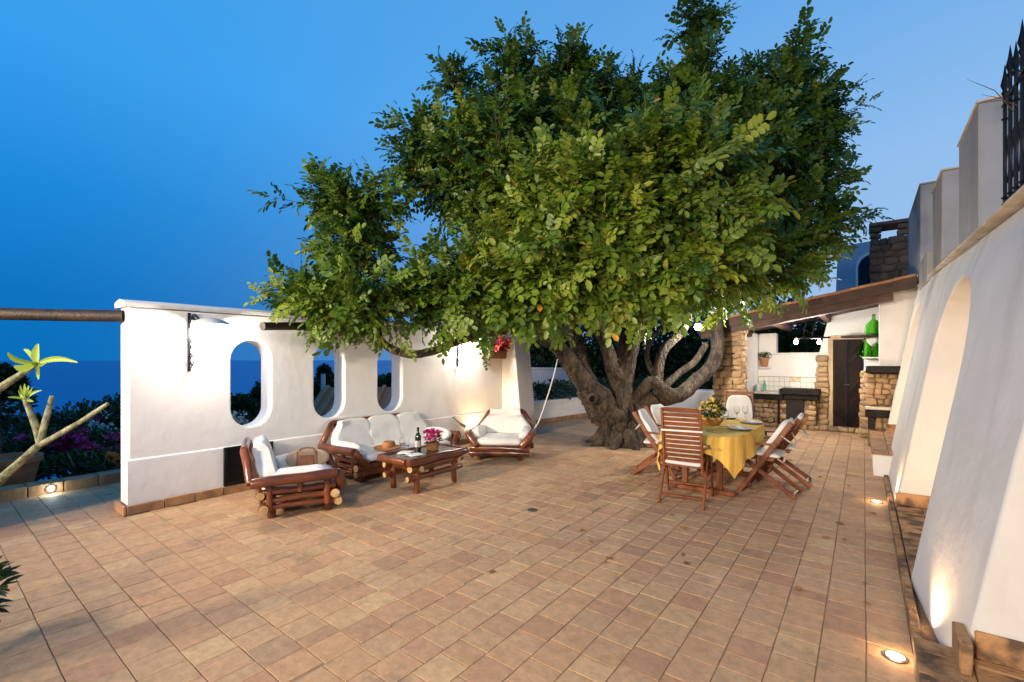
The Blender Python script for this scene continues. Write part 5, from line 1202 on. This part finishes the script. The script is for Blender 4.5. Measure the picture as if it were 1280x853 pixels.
# seen through the oval openings
shrub('dark_tree', 'dark tree on the right in the first oval opening', 'tree', [(325, 505, 14, .45, .45), (335, 495, 14.2, .4, .5), (312, 515, 14, .5, .4)], 900, .14, stem_r=.08)
shrub('dark_tree', 'low dark tree on the left in the first oval opening', 'tree', [(295, 508, 13, .5, .3), (305, 520, 13, .6, .35)], 800, .13, stem_r=.08)
t = shrub('white_oleander', 'pale flowering bush low in the first oval opening', 'shrub', [(296, 530, 8.8, .3, .22), (315, 536, 8.8, .35, .22)], 320, .09)
blossoms(t, [(random.gauss(297, 5), random.gauss(524, 6), 8.5) for _ in range(12)], 9, .05, M_WHF, .05)
shrub('dark_tree', 'tall dark tree in the second oval opening', 'tree', [(405, 468, 17, .22, .3), (404, 485, 17, .5, .4), (422, 480, 17.2, .5, .35), (398, 500, 17, .7, .5)], 800, .14, stem_r=.09)
shrub('dark_tree', 'dark tree in the third oval opening', 'tree', [(495, 478, 19, .5, .4), (478, 485, 19, .7, .5)], 800, .15, stem_r=.09)
def tiled_house(name, label, c, w, d, h, rh, rot):
    t = thing(name, label, 'house', c, rot)
    obj('wall', MB().add(*box(-w / 2, w / 2, -d / 2, d / 2, -2, h, .02)), M_BLUEW, t)
    rt = obj('roof', MB().add([(-w/2-.3, -d/2-.3, h), (w/2+.3, -d/2-.3, h), (w/2+.3, d/2+.3, h), (-w/2-.3, d/2+.3, h), (-w/2-.3, 0, h+rh), (w/2+.3, 0, h+rh)], [(0, 1, 5, 4), (2, 3, 4, 5), (0, 4, 3), (1, 2, 5), (3, 2, 1, 0)]), M_TERRA, t, False)
    k = int((w + .6) / .3); mb = MB()
    for i in range(k):
        x = -w / 2 - .3 + (i + .5) * (w + .6) / k
        for sg in (-1, 1): mb.add(*tube([(x, sg * (d / 2 + .3), h + .02), (x, 0, h + rh + .02)], .075, 6)[:2])
    obj('roof_tiles', mb, M_TERRA, rt, kind='stuff')
    for x in (-w / 4, w / 4): obj('window', MB().add(*box(x - .4, x + .4, -d / 2 - .02, -d / 2 + .01, h - 1.5, h - .5, .005)), M_LEAD, t)
c = PD(418, 512, 17); tiled_house('garden_house', 'small house with tiled roof low in the second oval opening', (c.x, c.y, c.z - .9), 4.5, 4, .3, .9, R(25))
c = PD(484, 503, 14.5); tiled_house('garden_house', 'house with ribbed tiled roof filling the bottom of the third oval opening', (c.x - .3, c.y + .3, c.z - .9), 3.6, 4, .2, 1.15, R(40))
c = PD(404, 500, 16.0); tag(obj('utility_pole', one(tube([c + Vector((0, 0, -2)), c + Vector((0, 0, .9))], .08, 8)), [M_BLUEW, M_BLUEW]), 'pale post standing among trees in the second oval opening', 'pole')
# hills beyond (right of the sea)
mb = MB(); vs = []; fs = []; n = 40
for i in range(n + 1):
    t_ = i / n; a = R(-12 + 70 * t_); d_ = 260 - 40 * t_; hh = -8 + 14 * (1 - math.exp(-t_ * 4)) + 2.5 * mnoise.noise(Vector((t_ * 9, 0, 0)))
    dx, dy = (-math.sin(TH - a + R(4)), math.cos(TH - a + R(4)))
    vs += [(dx * d_ * .55, dy * d_ * .55, -80), (dx * d_ * .8, dy * d_ * .8, hh * .5 - 12), (dx * d_, dy * d_, hh), (dx * d_ * 1.3, dy * d_ * 1.3, -80)]
for i in range(n):
    for j in range(3): a = i * 4 + j; fs.append((a, a + 4, a + 5, a + 1))
obj('hills', mb.add(vs, fs), mat('hill_scrub', (.018, .026, .020), .95, (.03, .035, .025), .05), kind='structure')
# shrubs in the bed behind the tree
shrub('bed_shrub', 'dark shrub in the raised bed left of the tree trunk', 'shrub', [(668, 492, 12.2, .45, .28), (695, 490, 12.6, .5, .32)], 700, .10, base=.2, group='shrubs in the raised bed', tintr=(.2, 1))
shrub('bed_shrub', 'dark shrub in the raised bed right beside the tree trunk', 'shrub', [(725, 488, 13.2, .5, .32), (748, 486, 13.5, .5, .3)], 700, .10, base=.2, group='shrubs in the raised bed', tintr=(.2, 1))
shrub('bed_shrub', 'dark shrub in the raised bed seen under the right limb of the tree', 'shrub', [(850, 485, 15.4, .8, .4), (885, 480, 15.4, .8, .5), (815, 485, 15.3, .7, .4)], 800, .11, base=.2, group='shrubs in the raised bed', tintr=(.2, 1))
for a, b, d, rx, rz_, lb in ((660, 420, 19.5, 1.5, 1.0, 'dark tree mass left of the trunk above the boundary wall'), (735, 430, 19.5, 1.6, 1.3, 'dark tree mass directly behind the tree trunk'), (812, 435, 18.5, 1.7, 1.4, 'dark tree mass right of the trunk under the limbs'), (885, 435, 17.5, 1.5, 1.4, 'dark tree mass behind the stone pillar'), (985, 415, 16.5, 1.7, 1.2, 'dark tree mass seen through the kitchen opening')):
    shrub('background_tree', lb, 'tree', [(a, b, d, rx, rz_), (a - 25, b + 25, d - .4, rx * .7, rz_ * .8), (a + 25, b + 25, d - .4, rx * .7, rz_ * .8), (a, b + 45, d - .6, rx, rz_ * .7)], 2600, .19, stem_r=.12, group='dark trees behind the terrace')
# ================================================================== PLUMERIA (near left) AND LEAFY SHRUB
D = 2.2; plu = thing('plumeria', 'bare branched plumeria with bright green leaf tips at the left edge', 'plant', tuple(PD(-170, 868, D)), world=True)
def stem(pts): 
    q, r = smooth_path([PD(a, b, D) for a, b, c in pts], [c * .68 * D / F for a, b, c in pts], 5); return one(tube(q, r, 14, True, .20, 3, 9.0))
for l in ([(-170, 850, 17), (-120, 740, 13), (-50, 650, 9), (0, 600, 7), (50, 556, 5.5)], [(50, 556, 5.5), (43, 528, 5.2), (33, 503, 4.2), (33, 495, 3)], [(50, 556, 5.2), (57, 526, 5), (64, 500, 4), (65, 495, 2.5)], [(50, 556, 5.4), (95, 531, 4.6), (130, 508, 3.4), (135, 504, 2)],
          [(-120, 740, 11), (-80, 600, 9), (-35, 515, 7.5), (0, 485, 6), (30, 466, 4.6), (47, 454, 3.4)], [(0, 486, 5), (14, 477, 5), (25, 470, 3.5), (26, 468, 2)]):
    obj('branch', stem(l), [M_PSTEM, M_PSTEM], plu, True, 180)
def strap_leaf(p0, p1, w, bend, name='leaf', tint_=.8):
    a, b = PD(*p0), PD(*p1); d = b - a; L_ = d.length; up = Vector((0, 0, 1)); s_ = d.cross(Vector((-math.sin(TH), math.cos(TH), 0))); s_.normalize(); nn = Vector((math.sin(TH), -math.cos(TH), .0))
    vs = []; fs = []; k = 9
    for i in range(k + 1):
        t_ = i / k; ww = w * (.18 + .82 * math.sin(min(1, t_ * 1.02) ** .8 * PI) ** .7) if t_ < .96 else w * .25
        c = a + d * t_ + s_ * bend * math.sin(t_ * PI) * L_
        for j in (-1, -.5, 0, .5, 1): vs.append(c + s_ * (j * ww * .5) + nn * (abs(j) * ww * .28) * 1)
    for i in range(k):
        for j in range(4): fs.append((i * 5 + j, i * 5 + j + 1, i * 5 + j + 6, i * 5 + j + 5))
    o = obj(name, MB().add(vs, fs), M_PLUM, plu, True, 180); o.color = (tint_, 0, 0, 1)
for p1, w, b in (((10, 441, 2.1), .032, .16), ((48, 430, 2.2), .042, .02), ((97, 453, 2.15), .026, .08), ((18, 458, 2.05), .036, -.10), ((49, 474, 2.1), .034, .06), ((67, 447, 2.35), .026, .1), ((30, 437, 2.35), .026, -.05)):
    strap_leaf((47, 455, D), p1, w, b)
for p1, w, b in (((26, 482, 2.15), .018, .05), ((31, 480, 2.2), .016, 0), ((36, 482, 2.2), .016, 0), ((41, 484, 2.25), .018, -.05), ((10, 497, 2.1), .014, .05), ((52, 488, 2.2), .014, .1), ((42, 502, 2.1), .014, 0), ((23, 488, 2.25), .014, .05)):
    strap_leaf((33, 499, D), p1, w, b)
pp = PD(-170, 868, D); t = thing('plumeria_pot', 'terracotta pot holding the plumeria, just outside the left edge', 'flower pot', (pp.x, pp.y, .0))
obj('pot', MB().add(*lathe([(.001, 0), (.15, 0), (.21, .30), (.24, .31), (.24, .36), (.20, .36), (.18, .3), (.001, .28)], 22)), M_TERRA, t)
cs = [tuple(PD(-32, 742, 2.25)), tuple(PD(-42, 765, 2.3)), tuple(PD(-36, 722, 2.3))]; t = thing('leafy_shrub', 'glossy green leafy shrub poking in at the lower left edge', 'shrub', (cs[1][0], cs[1][1], 0), world=True)
o = foliage('foliage', t, cs, [(.095, .095, .07)] * 3, 70, .085, M_DLEAF, wid=.32, tintr=(.5, 1.0), droop=.1); o['kind'] = 'stuff'
mb = MB(); 
for c in cs: mb.add(*tube([(cs[1][0] - .1, cs[1][1], 0), c], [.012, .005], 6)[:2])
obj('stem', mb, M_TWIG, t)
